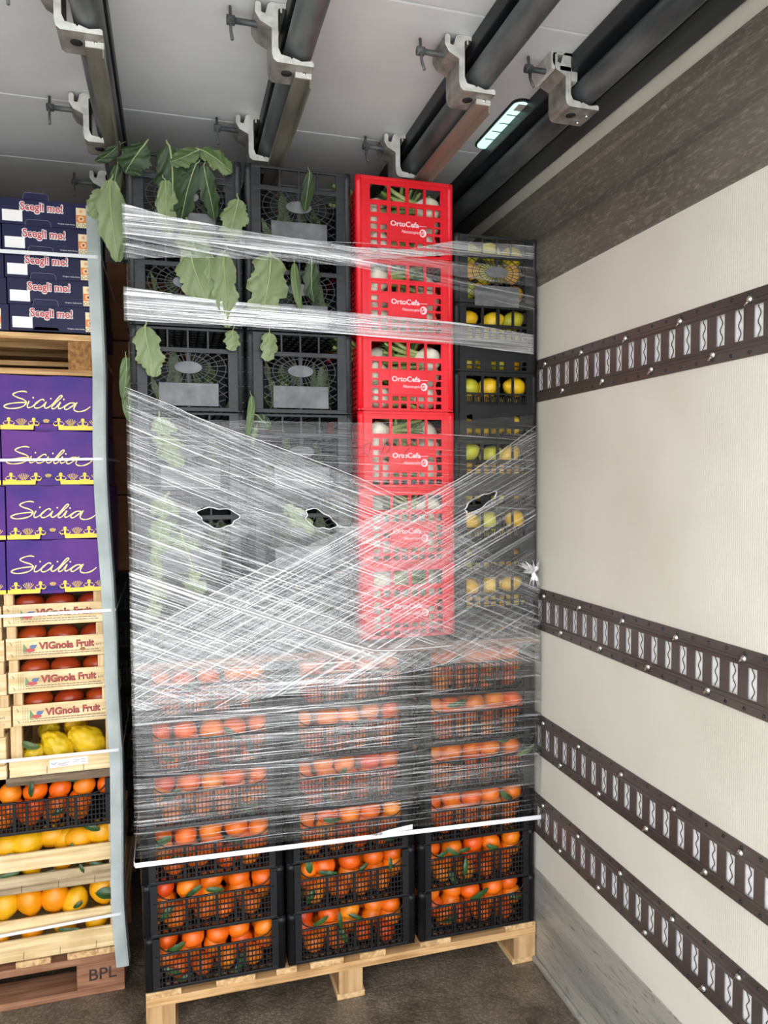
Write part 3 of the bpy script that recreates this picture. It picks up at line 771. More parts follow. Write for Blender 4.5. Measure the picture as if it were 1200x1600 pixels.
# red crates with fennel
def fennel_obj(seed):
    t = bpy.data.objects.new('fennel', None); COL.objects.link(t); t.empty_display_size = .01
    rnd = random.Random(seed)
    me = sphere_mesh('bulb', lambda c: (c.x*.038*(1+.05*math.sin(6*math.atan2(c.y, c.x))), c.y*.030*(1+.05*math.sin(5*math.atan2(c.y, c.x))), c.z*(.040 if c.z < 0 else .055)*(1)), ['fennel'])
    for v in me.vertices:
        if v.co.z > 0: k = 1-.5*(v.co.z/.055); v.co.x *= k*1.15; v.co.y *= k*1.1
    o = bpy.data.objects.new('bulb', me); COL.objects.link(o); o.parent = t
    m = MB()
    for i in range(4):
        a = rnd.uniform(-.5, .5); m.tube(catmull([(0+.008*(i-1.5), .004*(i % 2), .03), (.012*(i-1.5), .004*(i % 2), .07), (.02*(i-1.5)+a*.02, .003, .12), (.026*(i-1.5)+a*.05, 0, .155)], 3), [.009-.0004*j for j in range(10)], 7)
    m.build('stalks', 'fenstalk', t)
    m = MB()
    for i in range(26):
        x = rnd.uniform(-.03, .03); z = rnd.uniform(.12, .16); m.tube([(x*.5, 0, z-.03), (x, rnd.uniform(-.012, .012), z), (x*1.3+rnd.uniform(-.01, .01), rnd.uniform(-.015, .015), z+rnd.uniform(0, .02))], [.0015, .001, .0006], 4)
    m.build('fronds', 'fenfrond', t)
    return t
rc = None; fen = None
for r_ in range(6):
    loc = (.513+.001*(5-r_), YF-.006, ZB+.0245+r_*.2235)
    lab = f'red vegetable crate with white brand lettering, {UPN[r_]} in the red stack'
    if rc is None: rc = tall_crate('vegetable_crate', lab, loc, .298, .2230, .45, 'red', 'red', 'red crates of fennel', 'red')
    else: dup(rc, loc, lab)
    spots = [(.075, .160, 86, 0, 'left in the top windows'), (.225, .163, -78, 0, 'right in the top windows'), (.06, .112, 100, .0, 'at the left behind the label'), (.235, .112, -100, .01, 'at the right behind the label'),
             (.075, .046, 80, 0, 'at the bottom left'), (.225, .048, -84, .0, 'at the bottom right'), (.15, .075, 10, .02, 'at the middle'), (.15, .05, -20, .075, 'deep at the back')]
    for k, (fx, fz, ang, fy, w) in enumerate(spots):
        lb = f'white fennel, {w}, {UPN[r_]} red crate'
        if fen is None: fen = fennel_obj(5); o = fen
        else: o = dup(fen)
        dy = .045+fy+.006*(k % 2)
        o.location = (loc[0]+fx, loc[1]+dy, loc[2]+fz+random.uniform(-.004, .004)); o.rotation_euler = (random.uniform(-.2, .2), R(ang+random.uniform(-9, 9))*(1 if r_ % 2 else -1)*-1, 0) if False else (0, R((ang+random.uniform(-9, 9))*(1 if k not in (0, 1) else (1 if r_ % 2 else -1)*1)), random.uniform(-.1, .1))
        if k == 0: o.location.x = loc[0]+(.235 if (r_ % 2) else .07); o.rotation_euler.y = R(-84 if r_ % 2 else 84)
        if k == 1: o.location.x = loc[0]+(.09 if (r_ % 2) else .235); o.location.y += .04; o.rotation_euler.y = R(-78 if r_ % 2 else -70)
        o.scale = (.95, .9, .95)
        tag(o, lb, 'fennel', 'fennel in the red crates')
    # crate above the red one hides the rest
# marker scribble on the third lowest red crate
m = MB(); zc = ZB+.0245+2*.2235+.12
for st in ([(.545, zc-.03), (.53, zc-.005), (.552, zc+.01), (.548, zc-.02)], [(.585, zc-.02), (.60, zc+.015), (.612, zc+.0), (.60, zc-.02), (.59, zc-.02)], [(.66, zc+.0), (.69, zc+.015), (.72, zc+.018)], [(.655, zc-.045), (.658, zc-.02), (.67, zc-.005)]):
    m.ribbon(catmull(st, 5), .0025, YF-.0065-.0006, YF-.0065)
tag(m.build('marker_scrawl', 'redd'), 'dark red handwritten marker strokes on the fourth red crate from the top', 'handwriting')
# lemon crates
lcs = {}
for r_ in range(6):
    loc = (.816, YF+.001, ZB+r_*.2050)
    kind = 'oval' if r_ == 5 else ('lemonslot' if r_ in (3, 1) else 'lemon')
    lab = f'black crate of lemons, {UPN[r_]} in the stack beside the wall'
    if kind in lcs: dup(lcs[kind], loc, lab)
    else: lcs[kind] = tall_crate('fruit_crate', lab, loc, .277, .2045, .40, 'black' if r_ < 5 else 'blackg', 'plate', 'black crates of lemons', kind)
    k = 0
    for (z, n_, wh) in ((.163, 3, 'in top gap'), (.105, 4, 'behind middle mesh'), (.045, 4, 'behind low mesh')):
        for i in range(n_):
            x = .062+(.277-.124)*(i+random.uniform(-.12, .12))/(n_-1)
            fruit(random.choice(LEM), 'lemon', f'{ORD[i]} lemon from left {wh}, {UPN[r_]} lemon crate', 'lemon', 'lemons in the black crates', (loc[0]+x, loc[1]+.05+random.uniform(-.004, .006), loc[2]+z+random.uniform(-.006, .005)), (random.uniform(-.5, .5), R(90)+random.uniform(-.6, .6), random.uniform(-.5, .5)))

# ------------------------------------------------------------------ large leaves hanging out of the crates
def hang(x, z, L, Wd, rz, mat, label, y=2.058, rx=0., name='hanging_leaf', lob=2.5, seed=1, bend=.12, rzz=0., stalk=.015):
    return leaf(name, label, 'leaf', 'large leaves hanging from the black crates', (x, y, z), L, Wd, [mat, 'rib'], (rx, rz, rzz), lobes=lob, seed=seed, bend=bend, stalk=stalk)
HL = [  # x, z, length, width, lean, material, label, y
 (.000, 2.428, .150, .105, -.10, 'leafd', 'dark green leaf folded over the rim of the top left crate', 2.050, 1),
 (-.012, 2.34, .135, .062, -.12, 'leafp', 'pale narrow leaf tip hanging under the dark leaf at top left', 2.054, 2),
 (-.055, 2.425, .085, .085, .55, 'leafd', 'dark leaf lying across the top left corner of the load', 2.045, 3),
 (.078, 2.39, .150, .058, .32, 'leafd', 'dark green leaf of the hanging pair pointing down left', 2.054, 4),
 (.098, 2.39, .125, .056, -.10, 'leafd', 'dark green leaf of the hanging pair pointing down right', 2.052, 5),
 (.080, 2.425, .075, .055, 1.1, 'leafm', 'small leaf spreading left on the rim of the top left crate', 2.050, 6),
 (.085, 2.425, .085, .060, -1.05, 'leafm', 'small leaf spreading right towards the second black stack', 2.048, 7),
 (.178, 2.31, .105, .082, .15, 'leafp', 'pale rounded leaf between the two black stacks above the film', 2.052, 8),
 (.050, 2.235, .085, .105, -.3, 'leafp', 'pale leaf pressed under the upper film band at left', 2.056, 9),
 (.055, 2.165, .130, .110, -.28, 'leafp', 'broad pale leaf hanging below the upper film band at left', 2.056, 10),
 (.150, 2.165, .180, .078, .05, 'leafp', 'long pale leaf hanging between the black stacks through both bands', 2.052, 11),
 (.105, 2.16, .085, .055, .12, 'leafp', 'small lobed pale leaf beside the long pale one', 2.058, 12),
 (.265, 2.17, .155, .125, .14, 'leafp', 'largest pale leaf hanging in front of the second black stack', 2.054, 13),
 (.375, 2.405, .098, .040, .05, 'leafd', 'narrow dark leaf hanging from the rim of the second black stack', 2.056, 14),
 (.380, 2.165, .105, .055, -.10, 'leafd', 'dark leaf hanging under the upper band at the second stack', 2.058, 15),
 (.335, 2.150, .120, .030, -.12, 'leafm', 'thin stalked leaf left of the dark one on the second stack', 2.055, 16),
 (-.060, 1.955, .118, .080, -.10, 'leafp', 'pale pointed leaf below the second film band at far left', 2.050, 17),
 (.165, 1.957, .050, .048, .18, 'leafp', 'short pale leaf tip below the second band at the stack joint', 2.054, 18),
 (.262, 1.955, .070, .055, .1, 'leafp', 'short pale leaf tip below the second band on the second stack', 2.054, 19),
 (.207, 1.78, .105, .024, .05, 'leafm', 'slender leaf hanging in the joint between the black stacks', 2.050, 20),
 (.225, 1.725, .045, .040, -.9, 'leafd', 'small dark leaf at the top edge of the film sheet', 2.050, 21),
 (.225, 1.70, .055, .016, .2, 'leafm', 'thin leaf tip beneath the slender leaf in the joint', 2.055, 22),
 (-.03, 1.72, .13, .085, -.3, 'leafp', 'pale leaf behind the upper left of the film sheet', 2.060, 23),
 (-.015, 1.505, .16, .11, .25, 'leafp', 'pale leaf under the film left of the torn hole', 2.058, 24),
 (.02, 1.40, .16, .10, -.2, 'leafp', 'pale leaf under the film below the left torn hole', 2.060, 25),
 (-.05, 1.33, .15, .08, .1, 'leafp', 'pale leaf lowest under the film near the left edge', 2.060, 26),
 (.30, 1.47, .10, .06, -.9, 'leafp', 'pale leaf under the film between the two torn holes', 2.060, 27),
 (-.128, 2.385, .105, .040, .1, 'leafd', 'dark leaf at the outer left side of the load near the ceiling', 2.10, 28),
 (-.140, 2.345, .190, .085, -.02, 'leafp', 'long pale leaf hanging in the gap beside the navy boxes', 2.10, 29),
 (-.150, 2.325, .080, .070, .6, 'leafp', 'pale leaf touching the navy boxes beside the gap', 2.12, 30),
 (-.118, 2.44, .075, .035, .9, 'leafd', 'small dark curled leaf at the upper left above the gap', 2.10, 31),
 (-.118, 1.88, .10, .040, .05, 'leafm', 'crumpled leaf in the gap beside the wooden middle pallet', 2.10, 32),
 (-.120, 1.80, .085, .045, -.2, 'leafm', 'crumpled leaf in the gap above the film sheet', 2.11, 33),
]
for (x, z, L, w, lean, mt, lb, y, sd) in HL:
    L *= 1.12; w *= 1.05
    if 'under the film' in lb or 'behind the upper left' in lb: y = 2.070
    hang(x, z, L, w, lean, mt, lb, y=y, seed=sd, lob=2.6 if w > .05 else 0, bend=-.1 if mt == 'leafd' else (.0 if y > 2.068 and y < 2.09 else .08))

# ------------------------------------------------------------------ citrus leaves among the oranges
def pxy(u, v, Y):
    d = F+R2*((u-600)/1147.3)+U2*((800-v)/1147.3); t_ = Y/d.y
    return Vector((d.x*t_, Y, 1.548+d.z*t_))
CL = [(322, 1390, .050, .020, -1.4, 'left column, second gap from the bottom'), (300, 1520, .045, .018, 1.2, 'left column, lowest mesh'), (375, 1500, .05, .02, .3, 'left column behind the lowest mesh, right of centre'),
      (530, 1425, .055, .016, -.15, 'middle column, long one hanging over the lowest gap'), (505, 1362, .045, .018, -1.3, 'middle column, second gap, at the left'), (575, 1350, .04, .016, 1.1, 'middle column, second gap, at the centre'),
      (610, 1340, .040, .014, .1, 'middle column, second gap, hanging at the right'), (545, 1430, .05, .016, -1.2, 'middle column, lowest gap, lying sideways'), (727, 1342, .055, .020, 0., 'right column, hanging in the middle of the second mesh'),
      (735, 1325, .04, .016, 1.4, 'right column, second gap, lying left'), (760, 1320, .045, .018, -1.2, 'right column, second gap, lying right'), (795, 1400, .05, .018, -1.3, 'right column, lowest gap, near the wall'),
      (700, 1330, .04, .018, 1.3, 'right column, second gap, at the far left'), (350, 1312, .06, .02, -1.4, 'left column under the film, third gap'), (405, 1255, .04, .02, 1.4, 'left column under the film, behind the fourth mesh'),
      (255, 1155, .035, .014, -.9, 'left column under the film, fifth gap'), (700, 1190, .05, .016, -1.4, 'right column under the film, fourth gap'), (775, 1150, .05, .03, -1.2, 'right column under the film, behind the fifth mesh'),
      (835, 1165, .07, .020, 1.25, 'right column, light one reaching to the wall'), (255, 1515, .05, .02, -1.2, 'left column, lowest mesh, far left'), (250, 1185, .04, .02, -1.4, 'left column under the film, fifth mesh'),
      (480, 1345, .04, .025, -.3, 'middle column, third mesh, far left'), (470, 1395, .04, .02, .5, 'middle column, second mesh, far left')]
for i, (u, v, L, w, a, wh) in enumerate(CL):
    p = pxy(u, v, YF-.004 if ('hanging' in wh or 'reaching' in wh) else YF+.010)
    leaf('citrus_leaf', f'green citrus leaf, {wh}', 'leaf', 'citrus leaves among the oranges', p, L, w, ['leafm' if 'light' in wh else 'citleaf', 'stem'], (0, a, 0), n=10, bend=.25, seed=i, stalk=.004)

for i, (x, z, a, L, w, lb, dy) in enumerate(LEAFQ):
    leaf('citrus_leaf', lb, 'leaf', 'citrus leaves among the oranges', (x, YF+dy, z), L, w, ['citleaf', 'stem'], (0, a, 0), n=9, bend=.2, fold=.1, seed=i, stalk=.003)

# ------------------------------------------------------------------ stretch film around the load
wrap = thing('stretch_wrap', 'clear stretch film wound in crossing streaky layers around the crate load', 'plastic film', (-.1, YF, .5))
YFW = YF-.020
def film_sheet(name, top, bot, mat, yoff, holes=(), xl=-.116, xr=1.092, step=.011, amp=.002, left=.35, right=.3, ang=0., lab=None, fr=1.0):
    def ev(c, x):
        if x <= c[0][0]: return c[0][1]
        for a, b_ in zip(c[:-1], c[1:]):
            if x <= b_[0]:
                t_ = (x-a[0])/(b_[0]-a[0]); return a[1]+(b_[1]-a[1])*t_
        return c[-1][1]
    path = []
    if left: path += [(xl, YFW-yoff+left*i/5, -left*i/5) for i in range(5, 0, -1)]
    n = int((xr-xl)/step); path += [(xl+(xr-xl)*i/n, YFW-yoff, (xr-xl)*i/n) for i in range(n+1)]
    if right: path += [(xr, YFW-yoff+right*i/5, (xr-xl)+right*i/5) for i in range(1, 6)]
    hmax = max(abs(ev(top, p[0])-ev(bot, p[0])) for p in path); nv = max(8, int(hmax/step))
    vs = []; uv = []
    ca, sa = math.cos(ang), math.sin(ang)
    for (x, y, s) in path:
        zt, zb = ev(top, x), ev(bot, x)
        for j in range(nv+1):
            z = zb+(zt-zb)*j/nv
            a_ = s*ca+z*sa; c_ = -s*sa+z*ca
            dn = amp*noise.noise(Vector((a_*4, c_*45, yoff*900)))+amp*1.3*noise.noise(Vector((a_*2, c_*12, yoff*500)))
            if y <= YFW-yoff+1e-6 and xl+.001 < x < xr-.001: vs.append([x, y+dn, z])
            else: vs.append([x-abs(dn)*.5, y, z])
            uv.append((s, z))
    K = nv+1; fs = []
    keep = []
    def ins(p):
        for k_, (hx, hz, rx, rz, a) in enumerate(holes):
            dx, dz = p[0]-hx, p[2]-hz; q = (dx*math.cos(a)+dz*math.sin(a))/rx, (-dx*math.sin(a)+dz*math.cos(a))/rz
            th_ = math.atan2(q[1], q[0]); rr = 1+.12*math.sin(3*th_+k_)+.07*math.sin(7*th_)
            if math.hypot(*q) < rr and p[1] < YFW-yoff+.01: return (hx, hz, math.hypot(*q)/rr)
    for i in range(len(path)-1):
        for j in range(nv):
            f = (i*K+j, i*K+j+1, (i+1)*K+j+1, (i+1)*K+j)
            if holes and sum(1 for q in f if ins(vs[q])) >= 3: continue
            fs.append(f)
    if holes:
        used = {q for f in fs for q in f}
        for q in used:
            h = ins(vs[q])
            if h and h[2] > 1e-3: vs[q][0] = h[0]+(vs[q][0]-h[0])/h[2]; vs[q][2] = h[1]+(vs[q][2]-h[1])/h[2]
    me = bpy.data.meshes.new(name); me.from_pydata([tuple(v) for v in vs], [], fs)
    ul = me.uv_layers.new(name='UVMap')
    for l in me.loops: ul.data[l.index].uv = uv[l.vertex_index]
    for p in me.polygons: p.use_smooth = True
    me.materials.append(mat); o = bpy.data.objects.new(name, me); COL.objects.link(o)
    o.parent = wrap; o.matrix_parent_inverse = Matrix.Translation((.1, -YF, -.5))
    if lab: o['label'] = lab
    return o
A1, A2, A3 = -.37, .50, 0.0
f_band = film('film_band_ridges', -.03, .22, .80, .6, 1.6, 230, .35, .55, th=.50)
f_band2 = film('film_band_ridges_thin', -.12, .02, .50, .20, 1.6, 200, .6, .5, th=.56)
f_diagA = film('film_falling_ridges', -.40, .015, .75, .26, 1.8, 230, .7, .6, th=.54)
f_diagB = film('film_rising_ridges', .48, .02, .85, .16, 1.6, 260, .65, .6, th=.55)
f_flat = film('film_level_ridges', -.015, .0, 1.0, .16, 1.5, 105, .75, .6, th=.575, sheen=.05)
f_light = film('film_light_ridges', -.06, .0, .50, .05, 1.8, 200, .6, .5, th=.58, sheen=.04)
# upper bands
film_sheet('film_band', [(-.116, 2.268), (.0, 2.245), (.231, 2.222), (.50, 2.205), (.66, 2.212), (.808, 2.249), (1.092, 2.256)], [(-.116, 2.190), (.10, 2.185), (.231, 2.175), (.5, 2.168), (.808, 2.208), (1.092, 2.215)], f_band, .004, ang=-.03, xr=1.066)
film_sheet('film_band', [(-.116, 2.200), (.0, 2.20), (.231, 2.190), (.50, 2.188), (1.092, 2.19)], [(-.116, 2.124), (.10, 2.150), (.231, 2.160), (.5, 2.160), (.7, 2.15), (1.092, 2.13)], f_band2, .006, ang=-.03, xr=1.066)
film_sheet('film_band', [(-.116, 2.165), (.10, 2.168), (.231, 2.168), (.50, 2.172), (.66, 2.16), (1.092, 2.10)], [(-.116, 2.127), (.10, 2.143), (.231, 2.150), (.5, 2.150), (.808, 2.105), (1.092, 2.05)], f_band2, .008, ang=-.08, xr=1.066)
film_sheet('film_band', [(-.116, 2.055), (.1, 2.035), (.5, 2.022), (.808, 2.012), (1.092, 1.985)], [(-.116, 1.966), (.2, 1.968), (.5, 1.960), (.808, 1.946), (1.092, 1.926)], f_band, .004, ang=-.04, xr=1.066)
# falling sheet from upper left with two torn holes
film_sheet('film_sheet', [(-.116, 1.790), (.0, 1.745), (.103, 1.700), (.517, 1.548), (.80, 1.40), (1.092, 1.22)], [(-.116, 1.02), (.5, 1.02), (1.092, .98)], f_diagA, .004,
           holes=[(.116, 1.448, .052, .026, -.12), (.398, 1.436, .046, .022, -.45)], ang=-.40, left=.35)
# thin level sheet
film_sheet('film_sheet', [(-.116, 1.72), (.103, 1.712), (.517, 1.712), (.8, 1.722), (1.092, 1.745)], [(-.116, 1.25), (.2, 1.40), (.517, 1.40), (1.092, 1.44)], f_light, .001,
           holes=[(.116, 1.448, .056, .029, -.12), (.398, 1.436, .05, .025, -.45), (.885, 1.478, .062, .019, .50)], ang=0, left=0, right=.3, xl=-.10, xr=1.070)
# rising sheet from the right
film_sheet('film_sheet', [(-.116, 1.14), (.30, 1.34), (.52, 1.43), (.808, 1.545), (1.092, 1.712)], [(-.116, .90), (.5, .97), (1.092, 1.02)], f_diagB, .013,
           holes=[(.885, 1.478, .056, .016, .50)], ang=.48, left=.35, xr=1.072)
# extra crossing layer low in the middle
film_sheet('film_sheet', [(-.116, 1.31), (.30, 1.16), (.55, 1.13), (1.092, 1.12)], [(-.116, .93), (.5, .98), (1.092, .98)], f_diagA, .010, ang=-.3, left=.35, amp=.0025)
# lower level wraps down to the strap
film_sheet('film_sheet', [(-.116, 1.12), (.5, 1.09), (1.097, 1.10)], [(-.116, .529), (1.097, .50)], f_flat, .003, ang=0, left=.35, xr=1.0965, amp=.003)
film_sheet('film_sheet', [(-.116, 1.00), (.5, .97), (1.097, 1.00)], [(-.116, .66), (.5, .60), (1.097, .62)], f_light, .006, ang=-.03, left=.35, xr=1.0965, amp=.003)
fw = film('film_gathered', 0.2, .55, .4, .3, 20, 60, .2, .6)
for k_, (hx, hz, rx, rz, a, yy) in enumerate(((.116, 1.448, .053, .027, -.12, .006), (.398, 1.436, .047, .023, -.45, .006), (.885, 1.478, .057, .017, .50, .009))):
    m = MB(); pts = []; rad = []
    for i in range(40):
        t_ = 2*math.pi*i/40; rr = 1+.12*math.sin(3*t_+k_)+.07*math.sin(7*t_)
        q = (rx*rr*math.cos(t_), rz*rr*math.sin(t_)); pts.append((hx+q[0]*math.cos(a)-q[1]*math.sin(a), YFW-yy+.001*math.sin(5*t_), hz+q[0]*math.sin(a)+q[1]*math.cos(a))); rad.append(.0014+.0010*abs(math.sin(2.5*t_+k_)))
    m.tube(pts, rad, 6, closed=True); o = m.build('torn_edge', fw, wrap); o.matrix_parent_inverse = Matrix.Translation((.1, -YF, -.5))
m = MB(); rnd = random.Random(4)
for i in range(26):
    a = rnd.uniform(-2.4, 2.4)+math.pi; L = rnd.uniform(.02, .055); w = rnd.uniform(.002, .006)
    m.tube([(1.062, YFW-.012, 1.262), (1.062+L*.5*math.cos(a), YFW-.014-rnd.uniform(0, .008), 1.262+L*.5*math.sin(a)), (min(1.085, 1.062+L*math.cos(a)), YFW-.010, 1.262+L*math.sin(a))], [.005, w, .0008], 5)
o = m.build('gathered_knot', fw, wrap); o.matrix_parent_inverse = Matrix.Translation((.1, -YF, -.5))
# thicker rolled ropes of film along the sheet edges
m = MB()
for pl, r0 in (([(-.116, 1.792), (0, 1.747), (.103, 1.702), (.517, 1.550), (.8, 1.402)], .0016), ([(-.112, 1.31), (.05, 1.245), (.25, 1.165), (.50, 1.07), (.60, 1.05), (.8, 1.052)], .0048), ([(1.068, 1.71), (.808, 1.545), (.52, 1.43)], .0016), ([(1.085, 1.052), (.9, 1.035), (.72, .99), (.4, .96)], .0012)):
    pts = catmull([(p[0], YFW-.017, p[1]) for p in pl], 5); m.tube(pts, [r0*(.5+.5*math.sin(math.pi*i/(len(pts)-1))) for i in range(len(pts))], 6)
o = m.build('film_fold', fw, wrap); o.matrix_parent_inverse = Matrix.Translation((.1, -YF, -.5))

# fine pleats: the film gathers into threads where it is stretched
rnd = random.Random(11); m = MB()
def pleat(x, z, L, sl, r, yo):
    pts = []; n = max(6, int(L/.04)); ph = rnd.uniform(0, 6)
    for i in range(n+1):
        t_ = i/n; xx = x+L*t_
        if xx > 1.088: break
        pts.append((xx, YFW-yo, z+sl*L*t_+.0022*math.sin(ph+t_*L*22)))
    if len(pts) > 3:
        k = len(pts)-1; m.tube(pts, [max(.00015, r*math.sin(math.pi*i/k)) for i in range(k+1)], 4, ry=.5)
for i in range(150):
    x = rnd.uniform(-.112, .9)**1; L = rnd.uniform(.08, .55); z = rnd.uniform(.54, 1.04)
    if rnd.random() > 1.05-.65*max(0, x): continue
    pleat(x, z, L, rnd.uniform(-.05, .04), rnd.uniform(.0005, .0013), .0085)
for i in range(90):
    x = rnd.uniform(-.112, .55); L = rnd.uniform(.1, .5); sl = rnd.uniform(-.42, -.30)
    zt = 1.76-.42*(x+.1); z = rnd.uniform(1.12, zt)
    if z+sl*L < 1.03: continue
    if any(abs(z+sl*(hx-x)-hz) < .04 and x < hx+.06 and x+L > hx-.06 for hx, hz in ((.116, 1.448), (.398, 1.436))): continue
    pleat(x, z, L, sl, rnd.uniform(.0004, .0010), .0155)
for i in range(80):
    x = rnd.uniform(0, .75); L = rnd.uniform(.1, .4); sl = rnd.uniform(.42, .52)
    zt = 1.14+.47*(x+.1); z = rnd.uniform(1.05, zt-.02)
    if z+sl*L > 1.14+.47*(x+L+.1): continue
    if abs(z+sl*(.885-x)-1.478) < .035 and x+L > .82: continue
    pleat(x, z, L, sl, rnd.uniform(.0004, .0009), .0155)
for i in range(34):
    x = rnd.uniform(-.112, .6); L = rnd.uniform(.15, .45); q = i % 2
    z = rnd.uniform(2.175, 2.215) if q else rnd.uniform(1.975, 2.015); pleat(x, z, L, rnd.uniform(-.04, .01), rnd.uniform(.0005, .0011), .0095)
o = m.build('film_pleats', fw, wrap); o.matrix_parent_inverse = Matrix.Translation((.1, -YF, -.5)); o['kind'] = 'stuff'

# ------------------------------------------------------------------ straps
def strap(pts, w, label, mat='strap', th_=.0009):
    """vertical-faced band through (x,y,z) points"""
    m = MB(); k = len(pts); vs = []
    for i, p in enumerate(pts):
        a = Vector(pts[max(0, i-1)]); b_ = Vector(pts[min(k-1, i+1)]); d = b_-a; nn = Vector((d.y, -d.x, 0)).normalized()
        for s in (-1, 1):
            for q in (0, th_): vs.append(Vector(p)+nn*q+Vector((0, 0, s*w/2)))
    fs = []
    for i in range(k-1):
        a = 4*i; b_ = a+4
        fs += [(a+1, a+3, b_+3, b_+1), (a, b_, b_+2, a+2), (a, a+1, b_+1, b_), (a+2, b_+2, b_+3, a+3)]
    m.add(vs, fs); return m
ys = YFW-.011
t = thing('strap', 'white packing strap around the lower part of the wrapped crate load', 'strap', (-.1, YF, .5))
inv = Matrix.Translation((.1, -YF, -.5))
o = strap([(-.119, ys+.5, .535), (-.119, ys+.008, .517), (-.115, ys, .515), (.5, ys, .502), (1.092, ys, .487), (1.0965, ys+.006, .487), (1.0965, ys+.4, .49)], .0135, '').build('band', 'strap', t); o.matrix_parent_inverse = inv
m = MB(); m.prism([(.535, .506), (.668, .507), (.668, .522), (.60, .516)], ys-.002, ys-.001); o = m.build('strap_end', 'strap', t); o.matrix_parent_inverse = inv
m = MB()
for i in range(7): m.box(.548+i*.004, .550+i*.004, ys-.0026, ys-.002, .504, .511)
o = m.build('printed_mark', 'ink', t); o.matrix_parent_inverse = inv

# ------------------------------------------------------------------ left load: paper guard and straps
GP = [(-.228, 2.34), (-.226, 2.15), (-.222, 1.95), (-.220, 1.86), (-.223, 1.72), (-.224, 1.60), (-.221, 1.46), (-.212, 1.28), (-.206, 1.10), (-.205, .95), (-.200, .80), (-.1965, .70), (-.199, .45), (-.201, .28), (-.194, .14), (-.190, .078)]
GP = catmull(GP, 4); m = MB(); vs = []
for (x, z) in GP:
    q = .004*math.sin(z*9)
    for (dx, dy) in ((0, -.001), (.030, -.003+q*.3), (.036, 0), (.038, .045), (.0355, .045), (.0335, .002), (.029, .0), (0, .002)): vs.append((x+dx, YL-.010+dy, z))
n8 = 8
m.add(vs, [(i*n8+j, i*n8+(j+1) % n8, (i+1)*n8+(j+1) % n8, (i+1)*n8+j) for i in range(len(GP)-1) for j in range(n8)])
m.add(vs, [tuple(range(n8)), tuple((len(GP)-1)*n8+j for j in range(n8))][:2])
tag(m.build('corner_guard', 'guard'), 'long pale grey cardboard edge guard strapped to the corner of the left load', 'edge guard')
for (v0, v1, u1, w, nm) in ((392, 402, 155, .0105, 'topmost white strap, crossing the navy boxes of the left load'), (719, 717, 163, .0075, 'white strap crossing the purple boxes of the left load'),
        (963, 953, 178, .009, 'white strap crossing the upper printed wooden crate'), (1190, 1171, 188, .009, 'white strap below the citrons, over the small white label'), (1463, 1427, 191, .009, 'lowest white strap, across the bottom wooden crate')):
    a = pxy(0, v0, YL-.013); b_ = pxy(u1, v1, YL-.013)
    sl = (b_.z-a.z)/(b_.x-a.x)
    pts = [(a.x-.5, YL-.013, a.z-.5*sl), (a.x, YL-.013, a.z), (b_.x-.008, YL-.013, b_.z), (b_.x+.004, YL-.009, b_.z), (b_.x+.005, YL+.04, b_.z), (b_.x+.002, YL+.6, b_.z+.01)]
    o = strap(pts, w, '').build('strap', 'strap'); tag(o, nm, 'strap', 'white straps around the left load')

# ------------------------------------------------------------------ navy boxes
def navy_box(label, loc):
    t = thing('cardboard_box', label, 'box', loc, 'navy cardboard boxes')
    Wd, H, D = .246, .0730, .38; n0, n1 = .060, .128
    m = MB()
    m.prism([(0, 0), (n0-.002, 0), (n0, .006), (n0+.006, .012), (n1-.006, .012), (n1, .006), (n1+.002, 0), (Wd, 0), (Wd, H), (0, H)], 0, .003)
    m.box(0, .003, .003, D, 0, H); m.box(Wd-.003, Wd, .003, D, 0, H); m.box(0, Wd, D-.003, D, 0, H); m.box(.003, Wd-.003, .003, D-.003, .001, .004)
    m.build('body', 'navy', t)
    m = MB(); P = [(n0, H-.002), (n0+.002, H+.012), (n0+.008, H+.0165), (n1-.008, H+.0165), (n1-.002, H+.012), (n1, H-.002)]
    m.prism(P, -.0024, -.0002, 0); m.ribbon(P, .0010, -.0028, -.0024, 1); m.build('locking_tab', ['navy', 'navye'], t)
    text('Scegli me!', .050, .166, .031, .066, -.0003, 'white', 'lettering_outline', t, off=.075, thick=.0003)
    text('Scegli me!', .053, .163, .034, .063, -.0007, 'redp', 'lettering', t, off=.012, thick=.0003)
    MB().box(.006, .058, -.0008, -.0002, .008, .039).build('blank_label', 'white', t)
    text('Origine: Italia-Sicilia', .150, .196, .0085, .0125, -.0003, 'white', 'small_print', t)
    m = MB(); m.box(.199, .226, -.0008, -.0002, .004, .060, 0)
    cx_ = .2125
    m.box(.1995, .2255, -.0011, -.0008, .0185, .0395, 1)
    for i in range(8):
        a = math.pi/4*i; m.disc(cx_+.006*math.cos(a), .029+.006*math.sin(a), .0022, .0022, -.0014, -.0011, 8, 0)
    m.disc(cx_, .029, .002, .002, -.0014, -.0011, 8, 2)
    for i in range(6):
        a = math.pi/3*i; m.ribbon([(cx_+.001*math.cos(a), .050+.001*math.sin(a)), (cx_+.0055*math.cos(a), .050+.0055*math.sin(a))], .0016, -.0012, -.0008, 1)
    for q in (.206, .219):
        m.ribbon([(q-.005, .011), (q, .0165), (q+.005, .011), (q, .0055), (q-.005, .011)], .0012, -.0012, -.0008, 2)
    m.build('tile_strip', ['cream', 'tileo', 'navy'], t)
    return t
nb = None
RN = ['topmost', 'second from the top', 'third from the top', 'fourth from the top', 'bottom']
for i in range(5):
    x = -.455+.0048*i; z = 2.274-.0742*i
    lab = f'navy cardboard box with red and white lettering, {RN[i]} of its stack'
    if nb is None: nb = navy_box(lab, (x, YL, z))
    else: dup(nb, (x, YL, z), lab)
    dup(nb, (x-.250, YL+.004, z-.001), f'navy box cut off by the left picture edge, {RN[i]} of its stack')

